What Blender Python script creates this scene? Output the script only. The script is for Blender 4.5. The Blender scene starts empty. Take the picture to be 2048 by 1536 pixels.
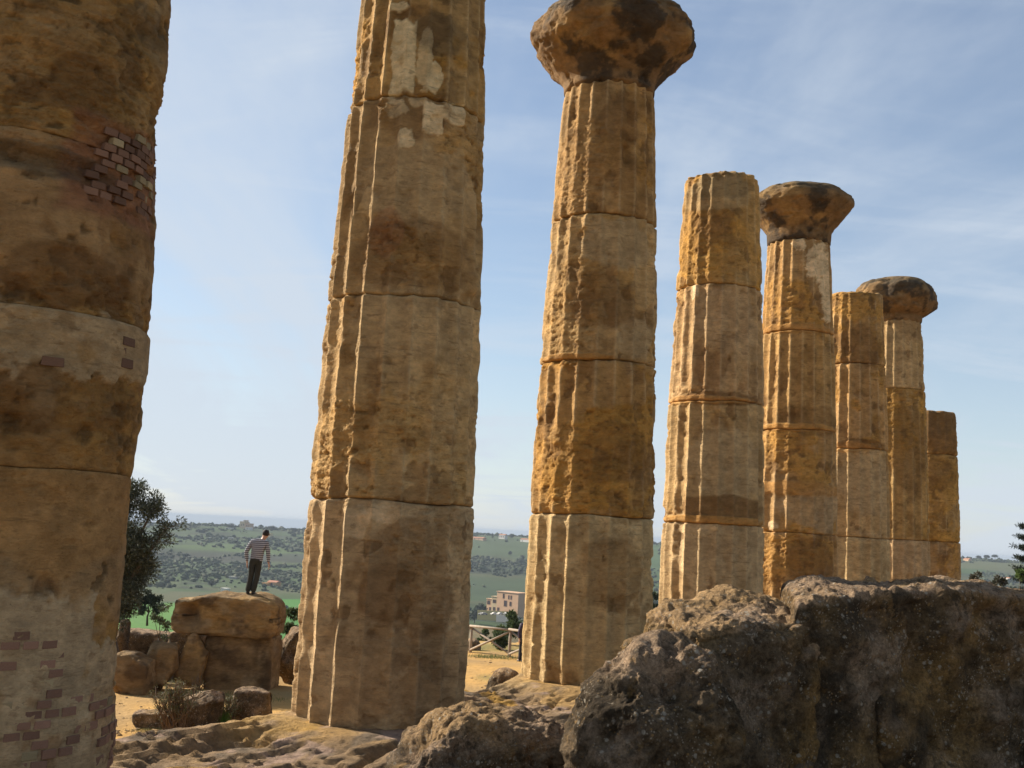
import bpy, math, random
import numpy as np
from mathutils import Matrix, Vector

# ------------------------------------------------------------------ camera, sky, sun, exposure
SC = bpy.context.scene
COL = SC.collection
FPX, PITCH, ROLL, CAMZ = 2188.8, 0.1336, 0.0512, 1.962      # focal length in photo pixels (2048 wide)
cp, sp, cr, sr = math.cos(PITCH), math.sin(PITCH), math.cos(ROLL), math.sin(ROLL)
FWD = np.array([0, cp, sp]); UP0 = np.array([0, -sp, cp]); RT0 = np.array([1.0, 0, 0])
XC = cr * RT0 + sr * UP0; YC = -sr * RT0 + cr * UP0
CAM = np.array([0, 0, CAMZ])
cd = bpy.data.cameras.new('camera'); co = bpy.data.objects.new('camera', cd); COL.objects.link(co)
cd.sensor_width = 36; cd.lens = FPX / 2048 * 36; cd.clip_start = 0.1; cd.clip_end = 200000
M = Matrix.Identity(4)
for i in range(3):
    M[i][0] = XC[i]; M[i][1] = YC[i]; M[i][2] = -FWD[i]; M[i][3] = CAM[i]
co.matrix_world = M
SC.camera = co

SUN_AZ, SUN_EL = -62.0, 31.0          # degrees from the viewing axis (+Y), clockwise positive
saz, sel = math.radians(SUN_AZ), math.radians(SUN_EL)
SUND = Vector((math.sin(saz) * math.cos(sel), math.cos(saz) * math.cos(sel), math.sin(sel)))
sl = bpy.data.lights.new('sun', 'SUN'); sl.energy = 5.0; sl.angle = math.radians(0.6); sl.color = (1, 0.92, 0.80)
so = bpy.data.objects.new('sun', sl); COL.objects.link(so)
so.rotation_euler = SUND.to_track_quat('Z', 'Y').to_euler(); so.location = (0, 0, 40)

W = bpy.data.worlds.new('World'); SC.world = W; W.use_nodes = True
nt = W.node_tree; nt.nodes.clear()
def wn(t, **k):
    n = nt.nodes.new(t)
    for a, b in k.items(): setattr(n, a, b)
    return n
sky = wn('ShaderNodeTexSky', sky_type='NISHITA', sun_disc=False, sun_elevation=sel, sun_rotation=saz,
         altitude=150, air_density=1.0, dust_density=0.4, ozone_density=1.5)
tc = wn('ShaderNodeTexCoord'); sx = wn('ShaderNodeSeparateXYZ'); nt.links.new(tc.outputs['Generated'], sx.inputs[0])
def wm(op, a, b=None):
    n = wn('ShaderNodeMath', operation=op)
    for i, v in enumerate((a, b)):
        if v is None: continue
        if isinstance(v, (int, float)): n.inputs[i].default_value = v
        else: nt.links.new(v, n.inputs[i])
    return n.outputs[0]
zc = wm('ADD', wm('MAXIMUM', sx.outputs['Z'], 0.0), 0.12)
cv = wn('ShaderNodeCombineXYZ'); nt.links.new(wm('DIVIDE', sx.outputs['X'], zc), cv.inputs[0]); nt.links.new(wm('DIVIDE', sx.outputs['Y'], zc), cv.inputs[1])
def cloud(rot, scl, nscale, detail, lo, hi, dist):
    mp = wn('ShaderNodeMapping'); mp.inputs['Rotation'].default_value = (0, 0, rot); mp.inputs['Scale'].default_value = scl
    nt.links.new(cv.outputs[0], mp.inputs[0])
    n = wn('ShaderNodeTexNoise'); n.inputs['Scale'].default_value = nscale; n.inputs['Detail'].default_value = detail
    n.inputs['Roughness'].default_value = 0.58; n.inputs['Distortion'].default_value = dist
    nt.links.new(mp.outputs[0], n.inputs['Vector'])
    r = wn('ShaderNodeMapRange', interpolation_type='SMOOTHSTEP'); r.inputs[1].default_value = lo; r.inputs[2].default_value = hi
    nt.links.new(n.outputs[0], r.inputs[0]); return r.outputs[0]
c1 = cloud(0.5, (1.0, 0.35, 1), 0.8, 8, 0.43, 0.68, 0.5)
c2 = cloud(-0.35, (0.5, 1.6, 1), 1.6, 9, 0.45, 0.75, 0.8)
cm = wm('MINIMUM', wm('ADD', wm('ADD', wm('ADD', wm('MULTIPLY', c1, 0.62), wm('MULTIPLY', c2, 0.34)), wm('MULTIPLY', wm('POWER', wm('SUBTRACT', 1.0, wm('MAXIMUM', sx.outputs['Z'], 0.0)), 7.0), 0.58)), 0.18), 0.90)
mx = wn('ShaderNodeMix', data_type='RGBA'); nt.links.new(cm, mx.inputs[0]); nt.links.new(sky.outputs[0], mx.inputs[6])
mx.inputs[7].default_value = (4.75, 5.3, 6.0, 1)
bg = wn('ShaderNodeBackground'); bg.inputs[1].default_value = 0.069
nt.links.new(mx.outputs[2], bg.inputs[0]); wo = wn('ShaderNodeOutputWorld'); nt.links.new(bg.outputs[0], wo.inputs[0])

vs = SC.view_settings; vs.view_transform = 'Standard'; vs.look = 'None'; vs.gamma = 1; vs.exposure = 1.0; vs.use_curve_mapping = False
SC.render.engine = 'CYCLES'; SC.cycles.max_bounces = 5; SC.cycles.volume_bounces = 0; SC.cycles.use_denoising = True

# ------------------------------------------------------------------ measuring helpers
def pray(px, py):
    x = (px - 1024) / FPX; y = (py - 768) / FPX
    return FWD + x * XC - y * YC
def at(px, py, Y):                      # point at depth Y on the line of sight
    d = pray(px, py); return CAM + d * (Y / d[1])
def atz(px, py, z):
    d = pray(px, py); return CAM + d * ((z - CAMZ) / d[2])
HAZE = 0.00013
RAZ = 0.5671; SPC = 4.61
RU = np.array([math.sin(RAZ), math.cos(RAZ)]); RV = np.array([math.cos(RAZ), -math.sin(RAZ)])   # along the row, inward
C2P = np.array([-1.2338, 11.9484])
def colxy(n): return C2P + RU * SPC * (n - 2)
def crad(z):
    t = np.clip(np.asarray(z, float), -1, 9.5) / 8.6
    return 0.5 * (1.8441 - 0.4666 * t) + 0.1198 * 2 * t * (1 - t)
def oncol(n, px, py):                   # (theta, z) where a line of sight meets the column
    c = colxy(n); d = pray(px, py); z = 3.0; th = 0
    for _ in range(12):
        R = float(crad(z)); a = d[0]**2 + d[1]**2; b = -(d[0]*c[0] + d[1]*c[1]); k = c[0]**2 + c[1]**2 - R*R
        D = max(b*b - a*k, 0); t = (-b - math.sqrt(D)) / a
        P = CAM + d * t; z = P[2]; th = math.atan2(P[1]-c[1], P[0]-c[0])
    return th, z

# ------------------------------------------------------------------ noise
rng = np.random.default_rng(7)
_T = rng.random((64, 64, 64)).astype(np.float32)
def vn(P):
    P = np.asarray(P, np.float32); i = np.floor(P).astype(np.int32); f = (P - i).astype(np.float32); f = f*f*(3-2*f)
    x0, y0, z0 = (i[..., k] & 63 for k in range(3)); x1, y1, z1 = (x0+1) & 63, (y0+1) & 63, (z0+1) & 63
    fx, fy, fz = f[..., 0], f[..., 1], f[..., 2]
    def lx(a, b): return a + (b-a)*fx
    a = lx(_T[x0, y0, z0], _T[x1, y0, z0]); b = lx(_T[x0, y1, z0], _T[x1, y1, z0])
    c = lx(_T[x0, y0, z1], _T[x1, y0, z1]); d = lx(_T[x0, y1, z1], _T[x1, y1, z1])
    a = a + (b-a)*fy; c = c + (d-c)*fy
    return a + (c-a)*fz
def fbm(P, fr, o=4, g=0.5, st=(1, 1, 1), off=0.0):
    P = np.asarray(P, np.float32) * np.array(st, np.float32) * fr + off; s = 0; w = 1; t = 0
    for k in range(o):
        s = s + w*(vn(P) - 0.5); t += w; w *= g; P = P*2.03 + 17.3
    return s / t * 2.6
def ridged(P, fr, o=4, st=(1, 1, 1), off=0.0):
    P = np.asarray(P, np.float32) * np.array(st, np.float32) * fr + off; s = 0; w = 1; t = 0
    for k in range(o):
        s = s + w*(1 - np.abs(vn(P)*2 - 1)*1.6); t += w; w *= 0.5; P = P*2.03 + 11.7
    return s / t
def sstep(a, b, x):
    t = np.clip((x-a)/(b-a), 0, 1); return t*t*(3-2*t)
def mixc(c, col, m):
    m = np.clip(m, 0, 1)[..., None]; return c*(1-m) + np.array(col, np.float32)*m

# ------------------------------------------------------------------ mesh / object helpers
def mesh_arr(name, V, F, col=None, smooth=True):
    V = np.asarray(V, np.float32).reshape(-1, 3); F = np.asarray(F, np.int32); k = F.shape[1]
    me = bpy.data.meshes.new(name); me.vertices.add(len(V)); me.vertices.foreach_set('co', V.ravel())
    me.loops.add(F.size); me.loops.foreach_set('vertex_index', F.ravel())
    me.polygons.add(len(F)); me.polygons.foreach_set('loop_start', np.arange(0, F.size, k, dtype=np.int32))
    me.polygons.foreach_set('use_smooth', np.full(len(F), smooth))
    if col is not None:
        ca = me.color_attributes.new('Col', 'FLOAT_COLOR', 'POINT')
        c4 = np.ones((len(V), 4), np.float32); c4[:, :3] = np.asarray(col).reshape(-1, 3); ca.data.foreach_set('color', c4.ravel())
    me.update(calc_edges=True); me.validate(); return me
def obj(name, me, mat, parent=None, loc=None):
    o = bpy.data.objects.new(name, me); COL.objects.link(o)
    if mat is not None and len(me.materials) == 0: me.materials.append(mat)
    if parent is not None: o.parent = parent
    if loc is not None: o.location = loc
    return o
def tag(o, label, cat, group=None):
    o['label'] = label; o['category'] = cat
    if group: o['group'] = group
    return o
def kind(o, k, label=None):
    o['kind'] = k
    if label: o['label'] = label
    return o
def empty(name, loc, rz=0):
    o = bpy.data.objects.new(name, None); COL.objects.link(o); o.location = tuple(loc); o.rotation_euler = (0, 0, rz)
    o.empty_display_size = 0.3; return o
def gridfaces(nu, nv, wrap=False):
    i = np.arange(nv-1)[:, None]*nu; a = np.arange(nu if wrap else nu-1)[None]; b = (a+1) % nu
    return np.stack([i+a, i+b, i+nu+b, i+nu+a], -1).reshape(-1, 4)
class MB:
    def __init__(s): s.v = []; s.f = []
    def box(s, lo, hi, rz=0, c=(0, 0, 0)):
        n = len(s.v); ca, sa = math.cos(rz), math.sin(rz)
        for z in (lo[2], hi[2]):
            for x, y in ((lo[0], lo[1]), (hi[0], lo[1]), (hi[0], hi[1]), (lo[0], hi[1])):
                s.v.append((c[0]+ca*x-sa*y, c[1]+sa*x+ca*y, c[2]+z))
        for q in ((3, 2, 1, 0), (4, 5, 6, 7), (0, 1, 5, 4), (1, 2, 6, 5), (2, 3, 7, 6), (3, 0, 4, 7)): s.f.append([n+k for k in q])
        return s
    def tube(s, pts, rad, k=6, caps=True):
        n0 = len(s.v); pts = [Vector(p) for p in pts]
        for i, p in enumerate(pts):
            d = (pts[min(i+1, len(pts)-1)] - pts[max(i-1, 0)]).normalized()
            a = d.orthogonal().normalized(); b = d.cross(a)
            if i:
                a = (pa - d*pa.dot(d)).normalized(); b = d.cross(a)
            pa = a; r = rad[i] if isinstance(rad, (list, tuple)) else rad
            for j in range(k):
                t = 2*math.pi*j/k; s.v.append(tuple(p + a*math.cos(t)*r + b*math.sin(t)*r))
        for i in range(len(pts)-1):
            for j in range(k):
                s.f.append([n0+i*k+j, n0+i*k+(j+1) % k, n0+(i+1)*k+(j+1) % k, n0+(i+1)*k+j])
        if caps: s.f.append([n0+j for j in range(k)][::-1]); s.f.append([n0+(len(pts)-1)*k+j for j in range(k)])
        return s
    def poly(s, pts):
        n = len(s.v); s.v += [tuple(p) for p in pts]; s.f.append(list(range(n, n+len(pts)))); return s
    def mesh(s, name, smooth=False):
        me = bpy.data.meshes.new(name); me.from_pydata(s.v, [], s.f)
        if smooth: me.polygons.foreach_set('use_smooth', [True]*len(s.f))
        me.update(); return me
    def build(s, name, mat, parent=None, loc=None, smooth=False): return obj(name, s.mesh(name, smooth), mat, parent, loc)

# ------------------------------------------------------------------ materials
def mat_base(name):
    m = bpy.data.materials.new(name); m.use_nodes = True; t = m.node_tree; b = t.nodes['Principled BSDF']
    b.inputs['Specular IOR Level'].default_value = 0.15; b.inputs['Roughness'].default_value = 0.9
    return m, t, b
def noise_node(t, scale, detail=6, rough=0.6, vec=None):
    n = t.nodes.new('ShaderNodeTexNoise'); n.inputs['Scale'].default_value = scale; n.inputs['Detail'].default_value = detail; n.inputs['Roughness'].default_value = rough
    if vec is not None: t.links.new(vec, n.inputs['Vector'])
    return n
def maprange(t, src, a, b, c, d):
    r = t.nodes.new('ShaderNodeMapRange'); t.links.new(src, r.inputs[0])
    for i, v in zip((1, 2, 3, 4), (a, b, c, d)): r.inputs[i].default_value = v
    return r.outputs[0]
def mul(t, col, fac):
    v = t.nodes.new('ShaderNodeVectorMath'); v.operation = 'SCALE'; t.links.new(col, v.inputs[0]); t.links.new(fac, v.inputs['Scale']); return v.outputs[0]
def bump(t, b, src, dist, strength=1.0):
    n = t.nodes.new('ShaderNodeBump'); n.inputs['Strength'].default_value = strength; n.inputs['Distance'].default_value = dist
    t.links.new(src, n.inputs['Height'])
    old = b.inputs['Normal'].links
    if old: t.links.new(old[0].from_socket, n.inputs['Normal'])
    t.links.new(n.outputs[0], b.inputs['Normal'])
def mixnode(t, fac, c1, c2):
    n = t.nodes.new('ShaderNodeMix'); n.data_type = 'RGBA'; t.links.new(fac, n.inputs[0])
    for i, c in ((6, c1), (7, c2)):
        if isinstance(c, tuple): n.inputs[i].default_value = c + (1,)
        else: t.links.new(c, n.inputs[i])
    return n.outputs[2]
def stone_mat(name, fine=9.0, spots=True, bumps=((14, 0.03), (60, 0.012)), lo=0.6, hi=1.35, stretch=1.0, lichen=0.0, streak=False):
    m, t, b = mat_base(name)
    a = t.nodes.new('ShaderNodeAttribute'); a.attribute_name = 'Col'
    g = t.nodes.new('ShaderNodeNewGeometry')
    mp = t.nodes.new('ShaderNodeMapping'); mp.inputs['Scale'].default_value = (1, 1, stretch); t.links.new(g.outputs['Position'], mp.inputs[0])
    P = mp.outputs[0]
    c = mul(t, a.outputs['Color'], maprange(t, noise_node(t, fine, 8, 0.7, P).outputs[0], 0.25, 0.75, lo, hi))
    c = mul(t, c, maprange(t, noise_node(t, 2.1, 5, 0.6, P).outputs[0], 0.3, 0.7, 0.78, 1.2))
    if spots:
        v = noise_node(t, 34, 3, 0.7, P); c = mixnode(t, maprange(t, v.outputs[0], 0.66, 0.76, 0, 0.75), c, (0.07, 0.045, 0.022))
        v = noise_node(t, 23, 4, 0.7, P); c = mixnode(t, maprange(t, v.outputs[0], 0.70, 0.8, 0, 0.5), c, (0.5, 0.4, 0.26))
    if streak:
        m2 = t.nodes.new('ShaderNodeMapping'); m2.inputs['Scale'].default_value = (1, 1, 7); t.links.new(g.outputs['Position'], m2.inputs[0])
        v = noise_node(t, 3.2, 7, 0.65, m2.outputs[0]); c = mixnode(t, maprange(t, v.outputs[0], 0.58, 0.68, 0, 0.45), c, (0.13, 0.075, 0.03))
        v = noise_node(t, 6.5, 4, 0.6, P); c = mixnode(t, maprange(t, v.outputs[0], 0.61, 0.66, 0, 0.38), c, (0.20, 0.11, 0.045))
        bump(t, b, noise_node(t, 5.0, 6, 0.6, m2.outputs[0]).outputs[0], 0.02)
    if lichen:
        v = noise_node(t, 16, 5, 0.75, P); c = mixnode(t, maprange(t, v.outputs[0], 0.63, 0.68, 0, lichen), c, (0.44, 0.36, 0.26))
        v = noise_node(t, 5.5, 6, 0.75, P); c = mixnode(t, maprange(t, v.outputs[0], 0.58, 0.70, 0, lichen), c, (0.30, 0.17, 0.05))
        v = noise_node(t, 42, 5, 0.8, P); c = mul(t, c, maprange(t, v.outputs[0], 0.3, 0.7, 0.45, 1.65))
        for vs_, th_, cc_ in ((15, 0.16, (0.50, 0.44, 0.34)), (24, 0.15, (0.42, 0.25, 0.09)), (38, 0.17, (0.45, 0.37, 0.27))):
            vo = t.nodes.new('ShaderNodeTexVoronoi'); vo.inputs['Scale'].default_value = vs_; t.links.new(P, vo.inputs['Vector'])
            dd = t.nodes.new('ShaderNodeMath'); dd.operation = 'MULTIPLY'; t.links.new(maprange(t, vo.outputs['Distance'], th_, th_+0.1, 1, 0), dd.inputs[0]); t.links.new(maprange(t, noise_node(t, 3.0, 4, 0.7, P).outputs[0], 0.47, 0.56, 0, 0.85), dd.inputs[1])
            c = mixnode(t, dd.outputs[0], c, cc_)
        v = noise_node(t, 9.0, 7, 0.8, P); c = mixnode(t, maprange(t, v.outputs[0], 0.52, 0.60, 0, lichen), c, (0.05, 0.038, 0.024))
    t.links.new(c, b.inputs['Base Color'])
    for sc, d in bumps: bump(t, b, noise_node(t, sc, 8, 0.65, P).outputs[0], d)
    return m
def plain_mat(name, col, rough=0.85, var=0.25, scale=6.0, spec=0.2, bmp=0.0, rnd=0.0):
    m, t, b = mat_base(name); b.inputs['Roughness'].default_value = rough; b.inputs['Specular IOR Level'].default_value = spec
    g = t.nodes.new('ShaderNodeTexCoord'); n = noise_node(t, scale, 5, 0.6, g.outputs['Object'])
    rgb = t.nodes.new('ShaderNodeRGB'); rgb.outputs[0].default_value = tuple(col) + (1,)
    c = mul(t, rgb.outputs[0], maprange(t, n.outputs[0], 0.25, 0.75, 1-var, 1+var))
    if rnd:
        oi = t.nodes.new('ShaderNodeObjectInfo'); c = mul(t, c, maprange(t, oi.outputs['Random'], 0, 1, 1-rnd, 1+rnd))
    t.links.new(c, b.inputs['Base Color'])
    if bmp: bump(t, b, n.outputs[0], bmp)
    return m
def attr_mat(name, rough=0.9, fine=0.0, transl=0.0, lo=0.7, hi=1.3):
    m, t, b = mat_base(name); b.inputs['Roughness'].default_value = rough
    a = t.nodes.new('ShaderNodeAttribute'); a.attribute_name = 'Col'; c = a.outputs['Color']
    if fine:
        g = t.nodes.new('ShaderNodeNewGeometry'); c = mul(t, c, maprange(t, noise_node(t, fine, 8, 0.7, g.outputs['Position']).outputs[0], 0.25, 0.75, lo, hi))
    t.links.new(c, b.inputs['Base Color'])
    if transl:
        tr = t.nodes.new('ShaderNodeBsdfTranslucent'); t.links.new(c, tr.inputs[0]); ms = t.nodes.new('ShaderNodeMixShader'); ms.inputs[0].default_value = transl
        t.links.new(b.outputs[0], ms.inputs[1]); t.links.new(tr.outputs[0], ms.inputs[2]); t.links.new(ms.outputs[0], t.nodes['Material Output'].inputs[0])
    return m
MAT = {}
MAT['column'] = stone_mat('column_stone', fine=7.0, bumps=((11, 0.03), (45, 0.018), (140, 0.006)), stretch=1.6, streak=True)
MAT['rock'] = stone_mat('lichen_rock', fine=8.0, spots=False, bumps=((9, 0.07), (32, 0.05), (100, 0.022)), lo=0.5, hi=1.5, lichen=0.7)
MAT['block'] = stone_mat('sandstone_block', fine=5.0, bumps=((6, 0.05), (30, 0.03)), stretch=2.2)
MAT['leaf'] = attr_mat('leaf', 0.6, transl=0.25)
MAT['bark'] = plain_mat('bark', (0.10, 0.08, 0.06), bmp=0.02, scale=14)
MAT['twig'] = plain_mat('dry_twig', (0.13, 0.085, 0.05))
MAT['wood'] = plain_mat('grey_wood', (0.30, 0.24, 0.18), scale=10)
MAT['brick_faded'] = plain_mat('faded_brick', (0.30, 0.165, 0.105), bmp=0.01, scale=20, rnd=0.3)
MAT['brick_red'] = plain_mat('red_brick', (0.21, 0.115, 0.07), bmp=0.01, scale=20, rnd=0.35)
MAT['brick_cream'] = plain_mat('cream_brick', (0.38, 0.29, 0.155), bmp=0.01, scale=20, rnd=0.3)

# ------------------------------------------------------------------ terrain
def terrain(x, y):
    r = np.hypot(x, y); az = np.degrees(np.arctan2(x, y))
    edge = np.interp(az, [-180, -40, -18, -12, -4, 4, 25, 60, 180], [45, 33, 35, 38, 50, 60, 70, 60, 45])
    P = np.stack([x, y, 0*x], -1)
    zp = -2.2 - 0.036*np.maximum(0, r-22) + 0.06*fbm(P, 0.35, 4)
    d = np.maximum(0, r-edge)
    cz = np.interp(az, [-180, -60, -20, -10, -2, 4, 12, 24, 60, 180], [-30, -30, -19, -17, -9, -10, -8, -7, -20, -30])
    zv = -60 + np.where(np.abs(az+1.5) < 9, 8*np.exp(-((az+1.5)/4)**2)*sstep(900, 600, r), 0)
    z = zp + (zv-zp)*(1-np.exp(-d/95.0))
    n = fbm(P, 1/420.0, 5, 0.55, off=3.1)
    h = sstep(1050, 2250, r)
    h = h + 0.10*np.sin(h*math.pi*3 + az*0.12)*h*(1-h)*4*0.5
    hill = zv + (cz-zv)*np.clip(h, 0, 1) + n*9*sstep(1000, 1500, r)*sstep(2350, 1900, r)*1.0
    z = np.where(r > 950, z + (hill-z)*sstep(950, 1100, r), z)
    z = z + sstep(180, 500, r)*2.0*fbm(P, 1/130.0, 4, off=9)
    z = z + sstep(2300, 5200, r)*(-140-z)
    return z
def ter1(x, y): return float(terrain(np.array([x]), np.array([y]))[0])
azs = np.radians(np.concatenate([np.arange(-180, -34, 3.0), np.arange(-34, 34, 0.21), np.arange(34, 180, 3.0)]))
rs = np.concatenate([[0.6], np.geomspace(2, 300, 100), np.geomspace(310, 2600, 210), np.geomspace(2700, 6500, 18)])
A, R_ = np.meshgrid(azs, rs); X = np.sin(A)*R_; Y = np.cos(A)*R_; Z = terrain(X, Y)
Pg = np.stack([X, Y, Z], -1); azd = np.degrees(A); P2 = np.stack([X, Y, 0*X], -1)
c = np.zeros(X.shape + (3,), np.float32) + np.array([0.46, 0.265, 0.082], np.float32)
c = mixc(c, (0.36, 0.225, 0.09), sstep(-0.1, 0.5, fbm(P2, 0.6, 5)))
c = mixc(c, (0.13, 0.14, 0.045), sstep(0.15, 0.5, fbm(P2, 0.22, 5, off=5))*sstep(26, 34, R_))
edge2 = np.interp(azd, [-40, -18, -12, -4, 4, 25], [33, 35, 38, 50, 60, 70])
far = sstep(-2, 3, R_-edge2)
scr = fbm(P2, 1/60.0, 5, 0.6)
g = mixc(np.zeros_like(c)+np.array([0.085, 0.125, 0.035], np.float32), (0.05, 0.062, 0.028), sstep(-0.2, 0.35, scr))
g = mixc(g, (0.15, 0.13, 0.06), sstep(0.1, 0.6, fbm(P2, 1/160.0, 5, off=31))*0.7)
def patch(a0, a1, r0, r1, col, k=1.0, jit=0.05):
    global g
    j = fbm(P2, 1/90.0, 3, off=r0*0.1)
    aa = azd + j*0.5; rr = R_*(1+jit*j)
    g = mixc(g, col, k*sstep(a0-0.15, a0+0.15, aa)*sstep(a1+0.15, a1-0.15, aa)*sstep(r0*0.99, r0*1.01, rr)*sstep(r1*1.01, r1*0.99, rr))
patch(-24, -9, 250, 820, (0.17, 0.34, 0.06))
patch(-24, -14.5, 830, 930, (0.16, 0.145, 0.07))
patch(-14.4, -9, 560, 920, (0.11, 0.31, 0.05))
patch(-24, -16.3, 940, 1060, (0.13, 0.15, 0.06))
patch(-9, 4, 300, 560, (0.11, 0.16, 0.045))
patch(-9, 5, 560, 640, (0.30, 0.20, 0.10))
patch(-8, 8, 1650, 2080, (0.12, 0.15, 0.065), 0.85)
patch(-8, 8, 2080, 2160, (0.22, 0.18, 0.09), 0.9)
patch(-8, 8, 1330, 1560, (0.035, 0.042, 0.022), 0.8)
patch(-8, 6, 1000, 1300, (0.075, 0.11, 0.045), 0.8)
patch(-22, -8, 1500, 1560, (0.14, 0.19, 0.06), 0.9)
patch(-18, -8, 1380, 1490, (0.055, 0.05, 0.04), 0.8)
patch(6, 12, 1100, 2200, (0.10, 0.16, 0.05), 0.7)
patch(14, 30, 1850, 2200, (0.17, 0.16, 0.075), 0.8)
g = g*np.array([0.44, 0.50, 0.42], np.float32)
c = c*(1-far[..., None]) + g*far[..., None]
c = mixc(c, (0.24, 0.17, 0.08), 0.5*sstep(0.2, 0.6, fbm(P2, 0.1, 4, off=2))*sstep(3, 12, R_)*(1-far))
MAT['ground'] = attr_mat('ground', 0.95, fine=0.35, lo=0.75, hi=1.25)
t_ = MAT['ground'].node_tree; g_ = t_.nodes.new('ShaderNodeNewGeometry')
for sc_, d_ in ((1.3, 0.12), (7, 0.05), (30, 0.015)): bump(t_, t_.nodes['Principled BSDF'], noise_node(t_, sc_, 6, 0.65, g_.outputs['Position']).outputs[0], d_)
kind(obj('ground', mesh_arr('ground', Pg, gridfaces(len(azs), len(rs), True), c), MAT['ground']), 'structure')
MAT['sea'] = plain_mat('sea_water', (0.03, 0.07, 0.11), rough=0.25, spec=0.5, var=0.1)
sea = [(math.sin(a)*r, math.cos(a)*r, -112) for r in (3000, 9000, 30000, 90000) for a in np.linspace(0, 2*math.pi, 97)[:-1]]
kind(obj('sea', mesh_arr('sea', sea, gridfaces(96, 4, True)), MAT['sea']), 'structure')

# temple platform (in row coordinates: u along the row of columns from column 2, v inward)
def platform():
    us = np.concatenate([np.linspace(-14, -5, 40), np.arange(-4.96, 8.0, 0.029), np.linspace(8.1, 34, 90)])
    vsn = np.concatenate([np.arange(-1.3, 2.7, 0.029), np.linspace(2.65, 12, 60)])
    U, Vv = np.meshgrid(us, vsn)
    X = C2P[0] + U*RU[0] + Vv*RV[0]; Y = C2P[1] + U*RU[1] + Vv*RV[1]
    P = np.stack([X, Y, 0*X], -1); Q = np.stack([U, Vv, 0*U], -1)
    dmin = np.min([np.hypot(U - SPC*(n-2), Vv) for n in range(1, 9)], 0)
    near = sstep(1.7, 1.0, dmin)
    base = 0.10*fbm(Q, 0.8, 4, off=2)
    lay = fbm(Q, 1.3, 5, 0.55, st=(0.5, 1.5, 1), off=7)      # layered ledges along the row
    st = 5.0*lay + 0.35*fbm(Q, 7, 4, 0.6, off=3); step = (np.floor(st) + sstep(0.88, 0.985, st-np.floor(st)))/5.0
    h = 0.5*base + 0.20*step + 0.022*fbm(Q, 5, 5, 0.65, off=4) + 0.022*(ridged(Q, 3.4, 4, st=(0.7, 1.3, 1), off=8)-0.5) - 0.035*sstep(0.42, 0.6, fbm(Q, 3.5, 4, 0.6, st=(0.6, 1.4, 1), off=66)) - 0.08
    cut = np.exp(-((Vv+0.35*U+0.25*fbm(Q, 1.2, 3)-0.55)/0.05)**2)*sstep(-3.5, -2.5, U)*sstep(0.2, -1, U)
    h = h - 0.09*cut
    h = h*(1-near*0.85) - 0.012*near
    crk = np.exp(-(fbm(Q, 1.6, 4, 0.5, st=(0.6, 1.2, 1), off=77)/0.02)**2)*sstep(0.0, 0.3, fbm(Q, 0.9, 2, off=80)); h = h - 0.03*crk*(1-near)
    edge = sstep(-0.75, -1.3, Vv + 0.30*fbm(Q, 0.9, 4, off=15))
    h = h - edge*0.35
    Zp = h.copy()
    V = np.stack([X, Y, Zp], -1)
    skirt = V[0].copy(); skirt[:, 2] = -2.6; skirt[:, :2] -= RV*0.35
    mid = V[0]*0.5 + skirt*0.5; mid[:, 2] += 0; mid[:, :2] -= RV*(0.1 + 0.2*fbm(mid, 0.8, 3))[:, None]
    V = np.concatenate([skirt[None], mid[None], V])
    Pq = V
    c = np.zeros(V.shape, np.float32) + np.array([0.28, 0.185, 0.10], np.float32)
    c = mixc(c, (0.37, 0.225, 0.085), sstep(0, 0.5, fbm(Pq, 1.1, 5, off=1)))
    c = mixc(c, (0.17, 0.125, 0.08), sstep(0.0, 0.5, fbm(Pq, 2.6, 5, off=21)))
    c = mixc(c, (0.38, 0.26, 0.19), 0.8*sstep(0.25, 0.5, fbm(Pq, 3.6, 4, off=33)))
    c = mixc(c, (0.42, 0.24, 0.06), sstep(0.36, 0.6, fbm(Pq, 1.7, 4, off=42)))
    c = mixc(c, (0.40, 0.27, 0.12), np.concatenate([edge[:1]*0, edge[:1]*0, sstep(2.0, 1.2, dmin)*0.7*sstep(0.25, -0.6, Vv)]))
    c[2:] = mixc(c[2:], (0.09, 0.065, 0.04), 0.8*crk)
    o = obj('rock_platform', mesh_arr('rock_platform', V, gridfaces(len(us), len(vsn)+2), c), MAT['platform']); kind(o, 'structure')
MAT['platform'] = stone_mat('platform_rock', fine=10.0, spots=True, bumps=((10, 0.03), (40, 0.02), (120, 0.008)), lo=0.5, hi=1.5)
platform()

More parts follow.
